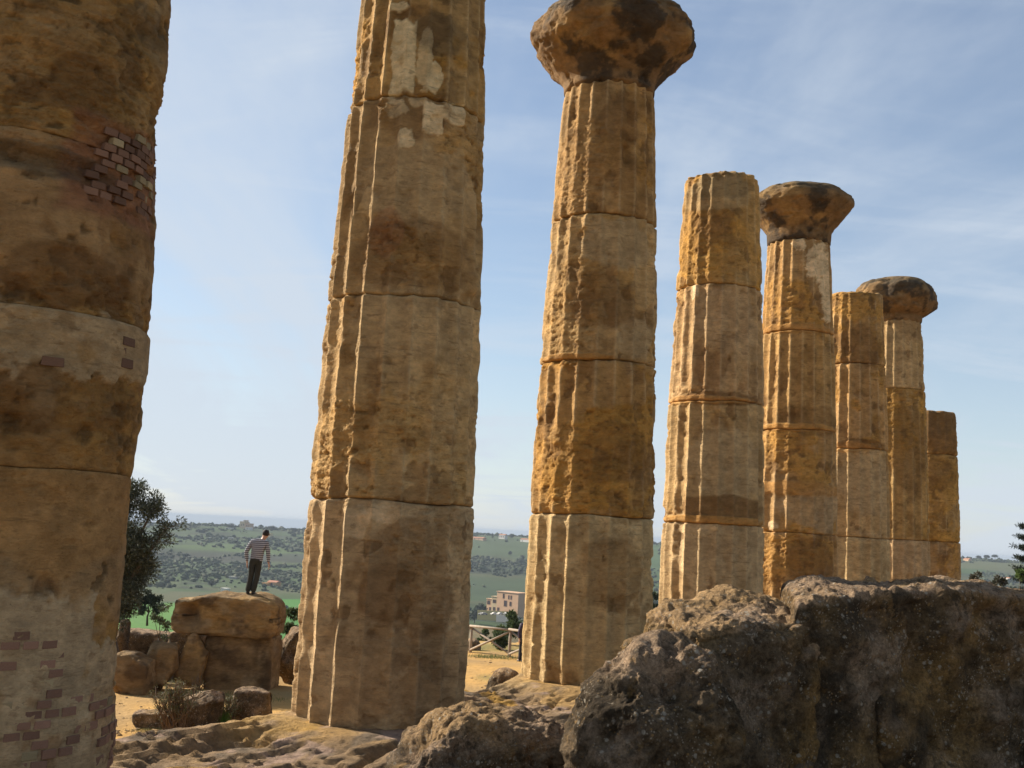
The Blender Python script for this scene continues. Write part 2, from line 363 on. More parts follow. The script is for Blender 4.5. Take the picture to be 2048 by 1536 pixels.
# ------------------------------------------------------------------ columns
def drum_mesh(n, z0, z1, seed, hints, nf, nzm, flute=1.0, bias=-0.25, dr=0.0, top=False, zj=0.0, jk=1.0, tone=(1.24, 1.14, 1.02), lacq=0.36, rgh=1.0, side_dr=None, basecol=(0.40, 0.252, 0.105), orange=0.5, plc=(0.66, 0.53, 0.33)):
    c = colxy(n); a0 = math.atan2(-c[1], -c[0])
    tf = np.linspace(-1.92, 1.92, nf); nb = max(70, nf//4); tb = np.linspace(1.92, 2*math.pi-1.92, nb+2)[1:-1]
    th = np.concatenate([tf, tb]) + a0
    nz = max(10, int((z1-z0)*nzm)); s = np.linspace(0, 1, nz); s = s + 0.10*np.sin(2*math.pi*s)*-0.5   # denser rings at the joints
    z = z0 + s*(z1-z0); TH, Zz = np.meshgrid(th, z)
    Ra = crad(Zz) + dr
    if side_dr is not None: Ra = Ra + np.interp(Zz, side_dr[0], side_dr[1])
    P = np.stack([c[0]+Ra*np.cos(TH), c[1]+Ra*np.sin(TH), Zz], -1).astype(np.float32) + np.float32(seed*3.7)
    ph = (TH*20/(2*math.pi) + 0.35) % 1.0 - 0.5
    fl = flute*0.084*Ra*(1-(2*ph)**2)
    arr = np.exp(-((0.5-np.abs(ph))/0.10)**2)
    chip = np.clip(fbm(P, 2.6, 4, st=(1, 1, 1.3)), -0.4, 1)
    # masks
    big = fbm(P, 0.9, 4, 0.55, st=(1, 1, 1.1), off=seed); sm = fbm(P, 4.5, 4, 0.55, off=seed+5)
    m = sstep(-0.02, 0.22, big + bias + 0.35*sm)
    pl = np.zeros_like(m); mo = np.zeros_like(m); stn = np.zeros_like(m); gr = np.zeros_like(m); dk = np.zeros_like(m); pk = np.zeros_like(m)
    warp = 0.55*fbm(P, 2.2, 3, off=seed+9) + 0.38*sm
    wpl = 0.9*fbm(P, 4.0, 4, 0.6, off=seed+31) + 0.5*fbm(P, 13, 3, 0.6, off=seed+37)
    dist = math.hypot(*c); pxm = FPX/dist
    for h in hints:
        ty, px, py, rx, ry = h[:5]; k = h[5] if len(h) > 5 else 1.0; sharp = h[6] if len(h) > 6 else 1.0
        t0, zc = oncol(n, px, py); dth = (TH-t0+math.pi) % (2*math.pi) - math.pi
        arc = max(rx/pxm/0.85/max(0.35, math.cos((t0-a0+math.pi) % (2*math.pi)-math.pi)), 0.03)
        q = np.sqrt((dth/arc)**2*0.85**2 + ((Zz-zc)/(ry/pxm))**2)
        if sharp < 0: q = np.maximum(np.abs(dth)/arc*0.85, np.abs(Zz-zc)/(ry/pxm))      # squarish
        w = k*sstep(1.12, 0.9, q + (0.5*warp if sharp > 0 else 0.22*warp))
        if ty == 'pl': w = k*sstep(1.08, 0.98, q + (0.45 if sharp > 0 else 0.25)*wpl + 0.1)
        if ty == 'er': m = np.maximum(m, w)
        elif ty == 'ok': m = m*(1-w)
        elif ty == 'pl': pl = np.maximum(pl, w)
        elif ty == 'mo': mo = np.maximum(mo, w)
        elif ty == 'st': stn = np.maximum(stn, w)
        elif ty == 'gr': gr = np.maximum(gr, w); m = m*(1-0.8*w)
        elif ty == 'dk': dk = np.maximum(dk, w)
        elif ty == 'pk': pk = np.maximum(pk, w)
        elif ty == 'dent': Ra = Ra - k*0.10*sstep(1.1, 0.3, q)
        elif ty == 'bulge': Ra = Ra + k*0.10*sstep(1.1, 0.3, q)
    flz = fl*(1-0.55*m)*(1-0.6*mo) - 0.012*pl
    ragg = 0.030*Ra*np.clip(chip+0.10+0.4*np.clip(sm, 0, 1), 0, 1)*arr*flute*(1-0.5*mo)
    lay = fbm(P, 3.2, 5, 0.6, st=(0.7, 0.7, 2.6), off=seed+2)
    pit = sstep(0.10, 0.65, fbm(P, 8.5, 5, 0.68, st=(1, 1, 1.9), off=seed+3))
    rough = m*(0.020 + 0.022*lay + 0.026*pit*np.clip(big+0.6, 0.2, 1) + 0.020*fbm(P, 22, 4, 0.7, st=(1, 1, 1.6), off=seed)) + 0.0045*sm + 0.004*(1-m)*fbm(P, 12, 3, off=3)
    pr = sstep(0.50, 0.75, fbm(P, 6.0, 5, 0.65, st=(1, 1, 1.5), off=seed+19)) * 0.02*(1-pl)*(1-mo)
    lac = sstep(lacq-0.02, lacq+0.05, fbm(P, 1.35, 5, 0.58, off=seed+43))*(1-pl)*(1-mo)*(1-0.6*gr)
    lc2 = sstep(0.40, 0.46, fbm(P, 3.4, 4, 0.55, off=seed+47))*(1-pl)*(1-mo)
    rough = rough + (rgh-1)*(0.007*fbm(P, 6, 5, 0.65, off=seed+51) + 0.012*sstep(0.3, 0.55, fbm(P, 5.5, 4, 0.6, st=(1, 1, 1.7), off=seed+53)))
    pr = pr + 0.012*lac + 0.012*lc2*rgh**0.5
    r = Ra - flz - ragg - rough*(1-0.75*mo)*(1-0.8*pl) - pr
    e0 = (Zz-z0); e1 = (z1-Zz); jn = np.clip(fbm(P*np.array([1, 1, 0], np.float32), 3.0, 3, off=seed+1)+0.25, 0, 1)
    for e in ((e0, e1)):
        r = r - jk*((0.030+0.02*jn)*np.exp(-(e/0.012)**2) + 0.075*jn**1.5*np.exp(-(e/(0.02+0.07*jn))**2)*(0.45+0.55*m))
    ring = np.stack([np.cos(TH), np.sin(TH), 0*TH], -1)
    Zz = Zz + 0.022*fbm(ring + np.float32(z0*3.1), 1.5, 3)*np.exp(-e0/0.2)*(z0 > 0.1) + (0 if top else 1)*0.022*fbm(ring + np.float32(zj*3.1), 1.5, 3)*np.exp(-e1/0.2)
    if top: r = r - 0.16*np.exp(-(e1/0.05)**2)*np.clip(0.3+sm, 0, 1) ; Zz = Zz - np.where(s[:, None] > 0.93, 0.05*np.clip(0.4+big, 0, 1)*(s[:, None]-0.93)/0.07, 0)
    # colour of the stone itself
    col = np.zeros(P.shape, np.float32) + np.array(basecol, np.float32)
    col = mixc(col, (0.43, 0.235, 0.05), (0.25+0.75*m)*orange*1.4*sstep(-0.5, 0.4, big+0.4*sm))
    col = mixc(col, (0.21, 0.12, 0.042), 0.5*sstep(0.12, 0.40, fbm(P, 1.7, 5, 0.6, off=seed+13)))
    col = mixc(col, (0.215, 0.12, 0.048), 0.52*lac); col = mixc(col, (0.15, 0.085, 0.035), 0.6*lc2)
    if rgh > 1.5: col = mixc(col, (0.12, 0.075, 0.032), 0.75*sstep(0.3, 0.5, fbm(P, 5.5, 4, 0.6, st=(1, 1, 1.7), off=seed+53)))
    col = mixc(col, (0.33, 0.235, 0.12), 0.55*(1-m)*sstep(0.0, 0.5, fbm(P, 1.1, 4, 0.55, st=(2.2, 2.2, 0.35), off=seed+23)))
    if flute > 0.3:
        fi = np.floor(TH*20/(2*math.pi) + 0.35).astype(int) % 20; ft = np.random.default_rng(int(seed*7)).uniform(0.86, 1.10, 20).astype(np.float32)
        col = col*(1 + (ft[fi]-1)*(1-0.6*m))[..., None]
        col = mixc(col, (0.50, 0.375, 0.21), 0.55*(1-m)*np.exp(-((0.5-np.abs(ph))/0.07)**2))
    col = mixc(col, (0.16, 0.09, 0.03), 0.7*pit*m)
    col = mixc(col, (0.42, 0.315, 0.18), gr*0.85); col = mixc(col, (0.16, 0.085, 0.03), stn*0.9)
    col = mixc(col, (0.25, 0.11, 0.06), pk*0.8); col = mixc(col, (0.40, 0.22, 0.07), mo*0.92)
    col = mixc(col, plc, pl*(1-0.5*sstep(0.25, 0.5, fbm(P, 9, 4, off=seed+4))))
    col = mixc(col, (0.085, 0.07, 0.045), dk*0.85)
    tr = np.random.default_rng(int(seed*10)); tint = np.array(tone, np.float32)*np.float32(tr.uniform(0.95, 1.06))*np.array([1, tr.uniform(0.98, 1.02), tr.uniform(0.92, 1.04)], np.float32); col = col*tint
    V = np.stack([r*np.cos(TH), r*np.sin(TH), Zz], -1)
    nu = len(th); F = gridfaces(nu, nz, True)
    Vf = V.reshape(-1, 3); n0 = len(Vf)
    Vf = np.concatenate([Vf, [[0, 0, z0], [0, 0, float(V[-1, :, 2].mean())]]]); cf = np.concatenate([col.reshape(-1, 3), [basecol, basecol]])
    k = np.arange(nu); k1 = (k+1) % nu
    tri = np.concatenate([np.stack([np.full(nu, n0), k1, k], -1), np.stack([np.full(nu, n0+1), n0-nu+k, n0-nu+k1], -1)])
    return Vf, F, tri, cf
def mesh_mixed(name, V, Q, T, col, mat):
    V = np.asarray(V, np.float32); me = bpy.data.meshes.new(name); me.vertices.add(len(V)); me.vertices.foreach_set('co', V.ravel())
    me.loops.add(Q.size+T.size); me.loops.foreach_set('vertex_index', np.concatenate([Q.ravel(), T.ravel()]).astype(np.int32))
    me.polygons.add(len(Q)+len(T)); me.polygons.foreach_set('loop_start', np.concatenate([np.arange(0, Q.size, 4), Q.size+np.arange(0, T.size, 3)]).astype(np.int32))
    me.polygons.foreach_set('use_smooth', np.concatenate([np.ones(len(Q), bool), np.zeros(len(T), bool)]))
    ca = me.color_attributes.new('Col', 'FLOAT_COLOR', 'POINT'); c4 = np.ones((len(V), 4), np.float32); c4[:, :3] = col; ca.data.foreach_set('color', c4.ravel())
    me.update(calc_edges=True); me.validate(); me.materials.append(mat); return me

def capital(n, root, prof, seed, nf, lump=0.06, octo=0.0, zsq=1.0):
    c = colxy(n); pz = np.array([p[0] for p in prof]); pr = np.array([p[1] for p in prof])
    ln = np.concatenate([[0], np.cumsum(np.hypot(np.diff(pz), np.diff(pr)))]); k = int(nf*0.45)
    t = np.linspace(0, ln[-1], k); zz = np.interp(t, ln, pz); rr = np.interp(t, ln, pr)
    # soften the profile
    ker = np.hanning(5); ker /= ker.sum()
    rr = np.convolve(np.pad(rr, 2, 'edge'), ker, 'valid')
    th = np.linspace(0, 2*math.pi, nf, endpoint=False); TH, RR = np.meshgrid(th, rr); ZZ = np.repeat(zz[:, None], nf, 1)
    P = np.stack([c[0]+RR*np.cos(TH), c[1]+RR*np.sin(TH), ZZ], -1).astype(np.float32) + np.float32(seed*2.9)
    wide = sstep(0.66, 1.0, RR)
    r = RR*(1 + octo*0.05*np.cos(TH*8+seed)*wide) + wide*lump*(1.6*fbm(P, 0.9, 4) - 0.7*np.clip(ridged(P, 1.9, 4)-0.35, 0, 1) + 0.9*fbm(P, 3.2, 5, 0.65)) - 0.03*sstep(0.3, 0.6, fbm(P, 6, 3))*1.4
    Z2 = ZZ + lump*0.7*fbm(P, 1.6, 4, off=4)*wide
    r = np.maximum(r, 0.0)
    col = np.zeros(P.shape, np.float32) + np.array((0.25, 0.145, 0.06), np.float32)
    col = mixc(col, (0.36, 0.21, 0.075), sstep(0.05, 0.5, fbm(P, 1.6, 5)))
    col = mixc(col, (0.06, 0.042, 0.026), 0.9*sstep(-0.08, 0.25, fbm(P, 2.4, 6, 0.62, off=6)))
    up = sstep(pz.min()+0.62*(pz.max()-pz.min()), pz.max(), ZZ)
    col = mixc(col, (0.13, 0.105, 0.065), up*0.6)
    V = np.stack([r*np.cos(TH), r*np.sin(TH), Z2], -1); Q = gridfaces(nf, k, True)
    Vf = np.concatenate([V.reshape(-1, 3), [[0, 0, zz[0]], [0, 0, float(Z2[-1].mean())]]]); cf = np.concatenate([col.reshape(-1, 3), [[0.1, 0.09, 0.06]]*2])
    n0 = nf*k; a = np.arange(nf); b = (a+1) % nf
    T = np.concatenate([np.stack([np.full(nf, n0), b, a], -1), np.stack([np.full(nf, n0+1), n0-nf+a, n0-nf+b], -1)])
    return obj('capital', mesh_mixed('capital', Vf, Q, T, cf, MAT['column']), None, root)

def zat(n, px, py): return oncol(n, px, py)[1]
def column(n, label, joints, top, hints, nf, nzm, seed, drums_kw=None, broken=True, **kw):
    c = colxy(n); root = empty('temple_column', (c[0], c[1], 0)); tag(root, label, 'column', 'columns standing in a row on the temple platform')
    zs = [-0.06] + [zat(n, *j) for j in joints] + [top]
    out = []
    for i in range(len(zs)-1):
        k = dict(kw)
        if drums_kw and i in drums_kw: k.update(drums_kw[i])
        z0 = zs[i] + (0.003 if i else 0); z1 = zs[i+1]; k['zj'] = z1 + 0.003
        Vf, Q, T, cf = drum_mesh(n, z0, z1, seed+i*1.7, hints, nf, nzm, top=(broken and i == len(zs)-2), **k)
        out.append(obj('drum', mesh_mixed('drum', Vf, Q, T, cf, MAT['column']), None, root))
    return root, out, zs

ZT = 8.555
# column 1: stripped, brick-repaired
h1 = [('pl', 150, 690, 190, 62, 0.75), ('pl', 60, 1330, 95, 120, 1, -1), ('pl', 185, 1335, 70, 45, 0.95), ('pl', 120, 1470, 150, 90, 0.8), ('gr', 40, 1300, 110, 60, 0.7),
      ('dent', 250, 350, 70, 85, 0.25, -1), ('pk', 250, 350, 70, 88, 0.8, -1), ('dk', 80, 320, 110, 25, 0.6), ('dent', 80, 322, 120, 22, 0.5), ('st', 140, 560, 90, 60, 0.7),
      ('st', 200, 350, 40, 60, 0.6), ('mo', 120, 1000, 200, 110, 0.55), ('dent', 290, 80, 40, 30, 0.5), ('dk', 300, 60, 40, 40, 0.5), ('st', 60, 800, 160, 70, 0.5), ('er', 150, 150, 250, 160), ('st', 170, 160, 50, 40, 0.8),
      ('st', 120, 190, 60, 30, 0.8), ('pk', 60, 1480, 120, 70, 0.5)]
root1, d1, zs1 = column(1, 'thick rough column with brick repairs and no fluting, nearest the camera', [(200, 945), (210, 640), (210, 300)], ZT, h1, 235, 62, 11,
    flute=0.0, bias=0.02, jk=0.22, tone=(1.12, 1.06, 1.02), lacq=0.20, rgh=2.6, side_dr=([-0.1, 0.35, 0.9, 2.0, 2.55, 2.62, 3.6, 5.1, 5.2, 6.2, 6.8, 8.5], [0.03, 0.04, 0.0, 0.0, 0.02, 0.05, 0.05, 0.02, 0.05, 0.05, 0.09, 0.10]), basecol=(0.34, 0.215, 0.095), orange=0.42, plc=(0.46, 0.345, 0.195))
# column 2
h2 = [('pl', 805, 110, 24, 85, 1, -1), ('pl', 795, 10, 22, 14), ('pl', 852, 110, 18, 75, 0.7), ('pl', 872, 150, 16, 40), ('pl', 868, 235, 22, 34, 1, -1), ('pl', 912, 225, 20, 24, 1, -1), ('pl', 810, 275, 18, 24), ('pl', 790, 215, 22, 22, 0.7), ('pl', 835, 200, 20, 14, 0.6),
      ('dk', 880, 60, 60, 45, 0.6), ('st', 820, 215, 80, 60, 0.55), ('st', 830, 40, 80, 40, 0.6), ('gr', 830, 360, 110, 80, 0.7), ('st', 830, 500, 130, 60, 0.5), ('er', 850, 520, 120, 50, 0.5), ('gr', 810, 650, 130, 70, 0.5), ('er', 690, 800, 40, 120, 0.5), ('ok', 660, 700, 50, 90, 0.6),
      ('ok', 640, 1200, 90, 190), ('pl', 712, 1045, 22, 32, 0.55), ('pl', 770, 1030, 30, 18, 0.5), ('st', 780, 1180, 46, 50, 0.7), ('st', 865, 1205, 40, 60, 0.5), ('gr', 800, 1370, 170, 85, 0.5), ('er', 900, 1120, 60, 130, 0.8), ('st', 830, 1100, 70, 60, 0.5), ('er', 915, 820, 50, 150, 0.6),
      ('ok', 700, 350, 50, 170), ('ok', 760, 100, 60, 120), ('pk', 770, 460, 30, 50, 0.5), ('bulge', 955, 570, 12, 30, 0.5), ('dent', 950, 600, 12, 16, 0.4)]
root2, d2, zs2 = column(2, 'tall fluted column with chalky plaster remnants near its upper joint', [(790, 1003), (800, 586), (850, 192)], ZT, h2, 235, 62, 23, bias=-0.16, drums_kw={0: dict(basecol=(0.53, 0.395, 0.22), orange=0.16, bias=-0.34, lacq=0.44), 1: dict(basecol=(0.46, 0.325, 0.165), orange=0.30, bias=-0.22, lacq=0.40), 2: dict(basecol=(0.43, 0.30, 0.15), orange=0.30, bias=-0.22, lacq=0.40)})
# column 3
h3 = [('ok', 1150, 1200, 140, 160), ('ok', 1170, 770, 130, 45), ('er', 1130, 920, 90, 95), ('er', 1230, 920, 80, 80, 0.6), ('er', 1140, 600, 60, 110), ('gr', 1240, 480, 80, 50, 0.9), ('gr', 1280, 680, 35, 40, 0.9), ('er', 1150, 320, 60, 110, 0.9),
      ('st', 1240, 240, 50, 60, 0.6), ('st', 1220, 330, 60, 60, 0.4), ('dent', 1255, 305, 10, 30, 0.6), ('st', 1210, 600, 60, 60, 0.5), ('st', 1230, 900, 60, 60, 0.5), ('gr', 1220, 1290, 90, 60, 0.8), ('st', 1240, 1150, 50, 70, 0.5), ('mo', 1120, 712, 70, 6, 0.8), ('er', 1260, 1130, 40, 80, 0.7)]
root3, d3, zs3 = column(3, 'fluted column with the broad eroded capital, fully in view', [(1180, 1031), (1195, 717), (1210, 424)], ZT, h3, 185, 52, 37, broken=False, bias=-0.14, drums_kw={0: dict(basecol=(0.46, 0.345, 0.20), orange=0.12, bias=-0.34, lacq=0.46), 1: dict(basecol=(0.40, 0.25, 0.10), orange=0.58), 2: dict(basecol=(0.43, 0.30, 0.15), orange=0.30, bias=-0.22, lacq=0.40)})
capital(3, root3, [(8.50, 0.60), (8.56, 0.685), (8.68, 0.69), (8.80, 0.77), (8.96, 0.93), (9.12, 1.09), (9.24, 1.20), (9.34, 1.245), (9.50, 1.25), (9.57, 1.22), (9.59, 1.12), (9.70, 1.09), (9.80, 0.98), (9.84, 0.75)], 5, 240, 0.085, 0.35)
# column 4
h4 = [('er', 1420, 480, 90, 80, 0.9), ('gr', 1430, 380, 90, 35, 0.8), ('dk', 1440, 365, 80, 30, 0.45), ('ok', 1400, 690, 110, 100), ('ok', 1400, 910, 110, 90), ('mo', 1420, 1040, 120, 8, 0.9), ('mo', 1400, 797, 90, 8, 0.8), ('st', 1460, 1020, 70, 25, 0.8), ('st', 1440, 795, 70, 14, 0.8), ('gr', 1460, 920, 60, 70, 0.8), ('gr', 1450, 1120, 70, 50, 0.7),
      ('pl', 1386, 583, 8, 16, 0.8), ('st', 1390, 440, 60, 60, 0.3), ('er', 1370, 790, 40, 20, 0.9), ('gr', 1460, 640, 60, 60, 0.6)]
root4, d4, zs4 = column(4, 'fluted column broken off flat without capital, just before a capped one', [(1430, 1048), (1440, 800), (1450, 566)], zat(4, 1445, 334), h4, 155, 45, 41, bias=-0.22, drums_kw={0: dict(basecol=(0.46, 0.345, 0.20), orange=0.12, bias=-0.34, lacq=0.46), 1: dict(basecol=(0.43, 0.30, 0.15), orange=0.30, bias=-0.22, lacq=0.40), 2: dict(basecol=(0.43, 0.30, 0.15), orange=0.30, bias=-0.22, lacq=0.40), 3: dict(basecol=(0.40, 0.25, 0.10), orange=0.58)})
# column 5
h5 = [('pl', 1640, 520, 26, 45, 0.95), ('pl', 1655, 590, 10, 60, 0.9), ('pl', 1600, 490, 16, 14, 0.9), ('er', 1560, 620, 40, 60, 0.7), ('mo', 1600, 853, 100, 7, 0.85), ('mo', 1600, 655, 100, 9, 0.85), ('mo', 1600, 975, 100, 14, 0.8), ('er', 1545, 1120, 60, 50, 1), ('bulge', 1525, 1130, 30, 30, 0.5), ('pl', 1543, 1052, 10, 10, 0.7), ('gr', 1640, 1020, 50, 40, 0.7), ('er', 1555, 900, 40, 40, 0.8),
      ('st', 1640, 840, 40, 30, 0.5), ('st', 1630, 1120, 40, 40, 0.6)]
root5, d5, zs5 = column(5, 'fluted column under a wide flat disc capital, pale plaster below it', [(1605, 1067), (1605, 858), (1600, 660)], ZT, h5, 130, 40, 53, broken=False, bias=-0.12, orange=0.5)
capital(5, root5, [(8.50, 0.60), (8.56, 0.685), (8.82, 0.70), (8.95, 0.79), (9.10, 0.92), (9.25, 1.05), (9.35, 1.13), (9.42, 1.145), (9.55, 1.13), (9.58, 1.04), (9.66, 1.01), (9.74, 0.90), (9.78, 0.70)], 9, 190, 0.04, 0.2)
# column 6
h6 = [('st', 1720, 690, 50, 40, 0.7), ('er', 1700, 600, 40, 30, 0.9), ('dk', 1725, 585, 40, 14, 0.4), ('st', 1730, 888, 40, 10, 0.8), ('gr', 1740, 970, 45, 60, 0.8), ('gr', 1740, 1110, 45, 40, 0.7), ('mo', 1700, 893, 40, 10, 0.6), ('ok', 1710, 990, 40, 80)]
root6, d6, zs6 = column(6, 'broken headless fluted column between the disc capital and the lumpy one', [(1730, 1076), (1725, 897), (1720, 725)], zat(6, 1720, 577), h6, 112, 36, 61, bias=-0.1, drums_kw={0: dict(basecol=(0.46, 0.345, 0.20), orange=0.12, bias=-0.34, lacq=0.46), 1: dict(basecol=(0.43, 0.30, 0.15), orange=0.30, bias=-0.22, lacq=0.40)})
# column 7
h7 = [('ok', 1800, 700, 50, 60), ('er', 1795, 850, 20, 80, 0.8), ('st', 1830, 900, 30, 90, 0.5), ('st', 1830, 650, 30, 30, 0.4), ('gr', 1820, 1110, 40, 30, 0.6)]
root7, d7, zs7 = column(7, 'slim distant fluted column with a lumpy rounded capital', [(1820, 1080), (1812, 776)], ZT, h7, 100, 34, 71, broken=False, bias=-0.16, drums_kw={0: dict(basecol=(0.43, 0.30, 0.15), orange=0.30, bias=-0.22, lacq=0.40), 2: dict(basecol=(0.43, 0.30, 0.15), orange=0.30, bias=-0.22, lacq=0.40)})
capital(7, root7, [(8.48, 0.60), (8.56, 0.685), (8.72, 0.70), (8.80, 0.85), (8.92, 1.0), (9.10, 1.11), (9.30, 1.14), (9.50, 1.08), (9.68, 0.94), (9.80, 0.70), (9.84, 0.4)], 15, 150, 0.11, 0.3)
# column 8
h8 = [('st', 1885, 860, 40, 45, 0.8), ('dk', 1885, 840, 40, 30, 0.3), ('er', 1885, 940, 40, 60, 0.9), ('st', 1885, 950, 30, 30, 0.6)]
root8, d8, zs8 = column(8, 'short broken column stump at the far end of the row', [(1890, 1084), (1885, 908)], zat(8, 1883, 820), h8, 92, 32, 83, flute=0.5, bias=0.1, dr=0.0)

# bricks set into column 1
def brick_mesh():
    b = MB(); b.box((-0.5, -0.5, -0.5), (0.5, 0.5, 0.5)); me = b.mesh('brick'); return me
import bmesh
def bevel(me, w, seg=1, jit=0.0, seed=0):
    bm = bmesh.new(); bm.from_mesh(me); bmesh.ops.bevel(bm, geom=bm.edges[:], offset=w, segments=seg, affect='EDGES', clamp_overlap=True)
    rr = random.Random(seed)
    for v in bm.verts: v.co += Vector((rr.uniform(-jit, jit), rr.uniform(-jit, jit), rr.uniform(-jit, jit)))
    bm.to_mesh(me); bm.free(); me.update(); return me
BM = {}
for key in ('brick_red', 'brick_cream', 'brick_faded'):
    for s in range(2):
        me = bevel(brick_mesh(), 0.06, 1, 0.035, s+3); me.materials.append(MAT[key]); BM[key, s] = me
def brick_patch(poly_px, dz, wlen, keep, cream, off, seed, main='brick_red'):
    rr = random.Random(seed); pts = [oncol(1, *p) for p in poly_px]
    t0, t1 = min(p[0] for p in pts), max(p[0] for p in pts); z0, z1 = min(p[1] for p in pts), max(p[1] for p in pts)
    def inside(t, z):
        k = False; j = len(pts)-1
        for i in range(len(pts)):
            (ta, za), (tb, zb) = pts[i], pts[j]
            if (za > z) != (zb > z) and t < (tb-ta)*(z-za)/(zb-za)+ta: k = not k
            j = i
        return k
    row = 0; z = z0; cnt = 0
    while z < z1:
        R = float(crad(z)) + off; R += float(np.interp(z, [-0.1, 0.35, 0.9, 2.0, 2.55, 2.62, 3.6, 5.1, 5.2, 6.2, 6.8, 8.5], [0.03, 0.04, 0.0, 0.0, 0.02, 0.05, 0.05, 0.02, 0.05, 0.05, 0.09, 0.10]))
        dt = wlen/R; t = t0 + (row % 2)*dt*0.5
        while t < t1:
            w = wlen*rr.uniform(0.86, 1.03)
            if inside(t, z) and rr.random() < keep:
                d = [o for o, zz in zip(d1, zs1) if z > zz]; dr = d[-1]
                key = 'brick_cream' if rr.random() < cream(t, z, (t0, t1, z0, z1)) else main
                o = bpy.data.objects.new('brick', BM[key, rr.randrange(2)]); COL.objects.link(o); o.parent = dr
                rad = R + rr.uniform(-0.014, 0.006)
                o.location = (rad*math.cos(t), rad*math.sin(t), z); o.rotation_euler = (rr.uniform(-.03, .03), 0, t+math.pi/2+rr.uniform(-.03, .03)); o.scale = (w*0.92, 0.06, dz*0.86*rr.uniform(0.9, 1.05)); cnt += 1
            t += dt
        z += dz; row += 1
    return cnt
nb1 = brick_patch([(190, 265), (240, 262), (316, 300), (322, 440), (290, 440), (165, 395), (165, 350), (185, 345)], 0.060, 0.125, 0.92,
    lambda t, z, b: 0.75 if abs((z-b[2])/(b[3]-b[2])-0.36) < 0.09 and t < b[0]+0.8*(b[1]-b[0]) else (0.28 if t > b[0]+0.55*(b[1]-b[0]) else 0.08), -0.047, 4)
nb2 = brick_patch([(2, 1265), (120, 1265), (120, 1390), (230, 1400), (230, 1534), (2, 1534)], 0.064, 0.125, 0.55, lambda t, z, b: 0.06, -0.015, 8, 'brick_faded')
nb3 = brick_patch([(30, 650), (275, 660), (275, 730), (30, 740)], 0.08, 0.17, 0.14, lambda t, z, b: 0.3, -0.020, 9)

# ------------------------------------------------------------------ rocks and cut blocks
def cubesphere(n):
    g = np.linspace(-1, 1, n); Ug, Vg = np.meshgrid(g, g); Vs = []; Fs = []; k = 0; F = gridfaces(n, n)
    one = np.ones_like(Ug)
    for a in ((Ug, -one, Vg), (one, Ug, Vg), (-Ug, one, Vg), (-one, -Ug, Vg), (Ug, Vg, one), (Ug, -Vg, -one)):
        Vs.append(np.stack(a, -1).reshape(-1, 3)); Fs.append(F+k); k += n*n
    V = np.concatenate(Vs); F = np.concatenate(Fs)
    key = np.round(V*1e4).astype(np.int64); _, idx, inv = np.unique(key, axis=0, return_index=True, return_inverse=True); inv = inv.ravel()
    return V[idx], inv[F]
_CS = {}
ROCKC = dict(base=(0.14, 0.097, 0.055), a=(0.22, 0.13, 0.05), b=(0.06, 0.043, 0.025), c=(0.30, 0.215, 0.14))
SANDC = dict(base=(0.23, 0.145, 0.065), a=(0.31, 0.185, 0.065), b=(0.10, 0.062, 0.03), c=(0.31, 0.215, 0.11))
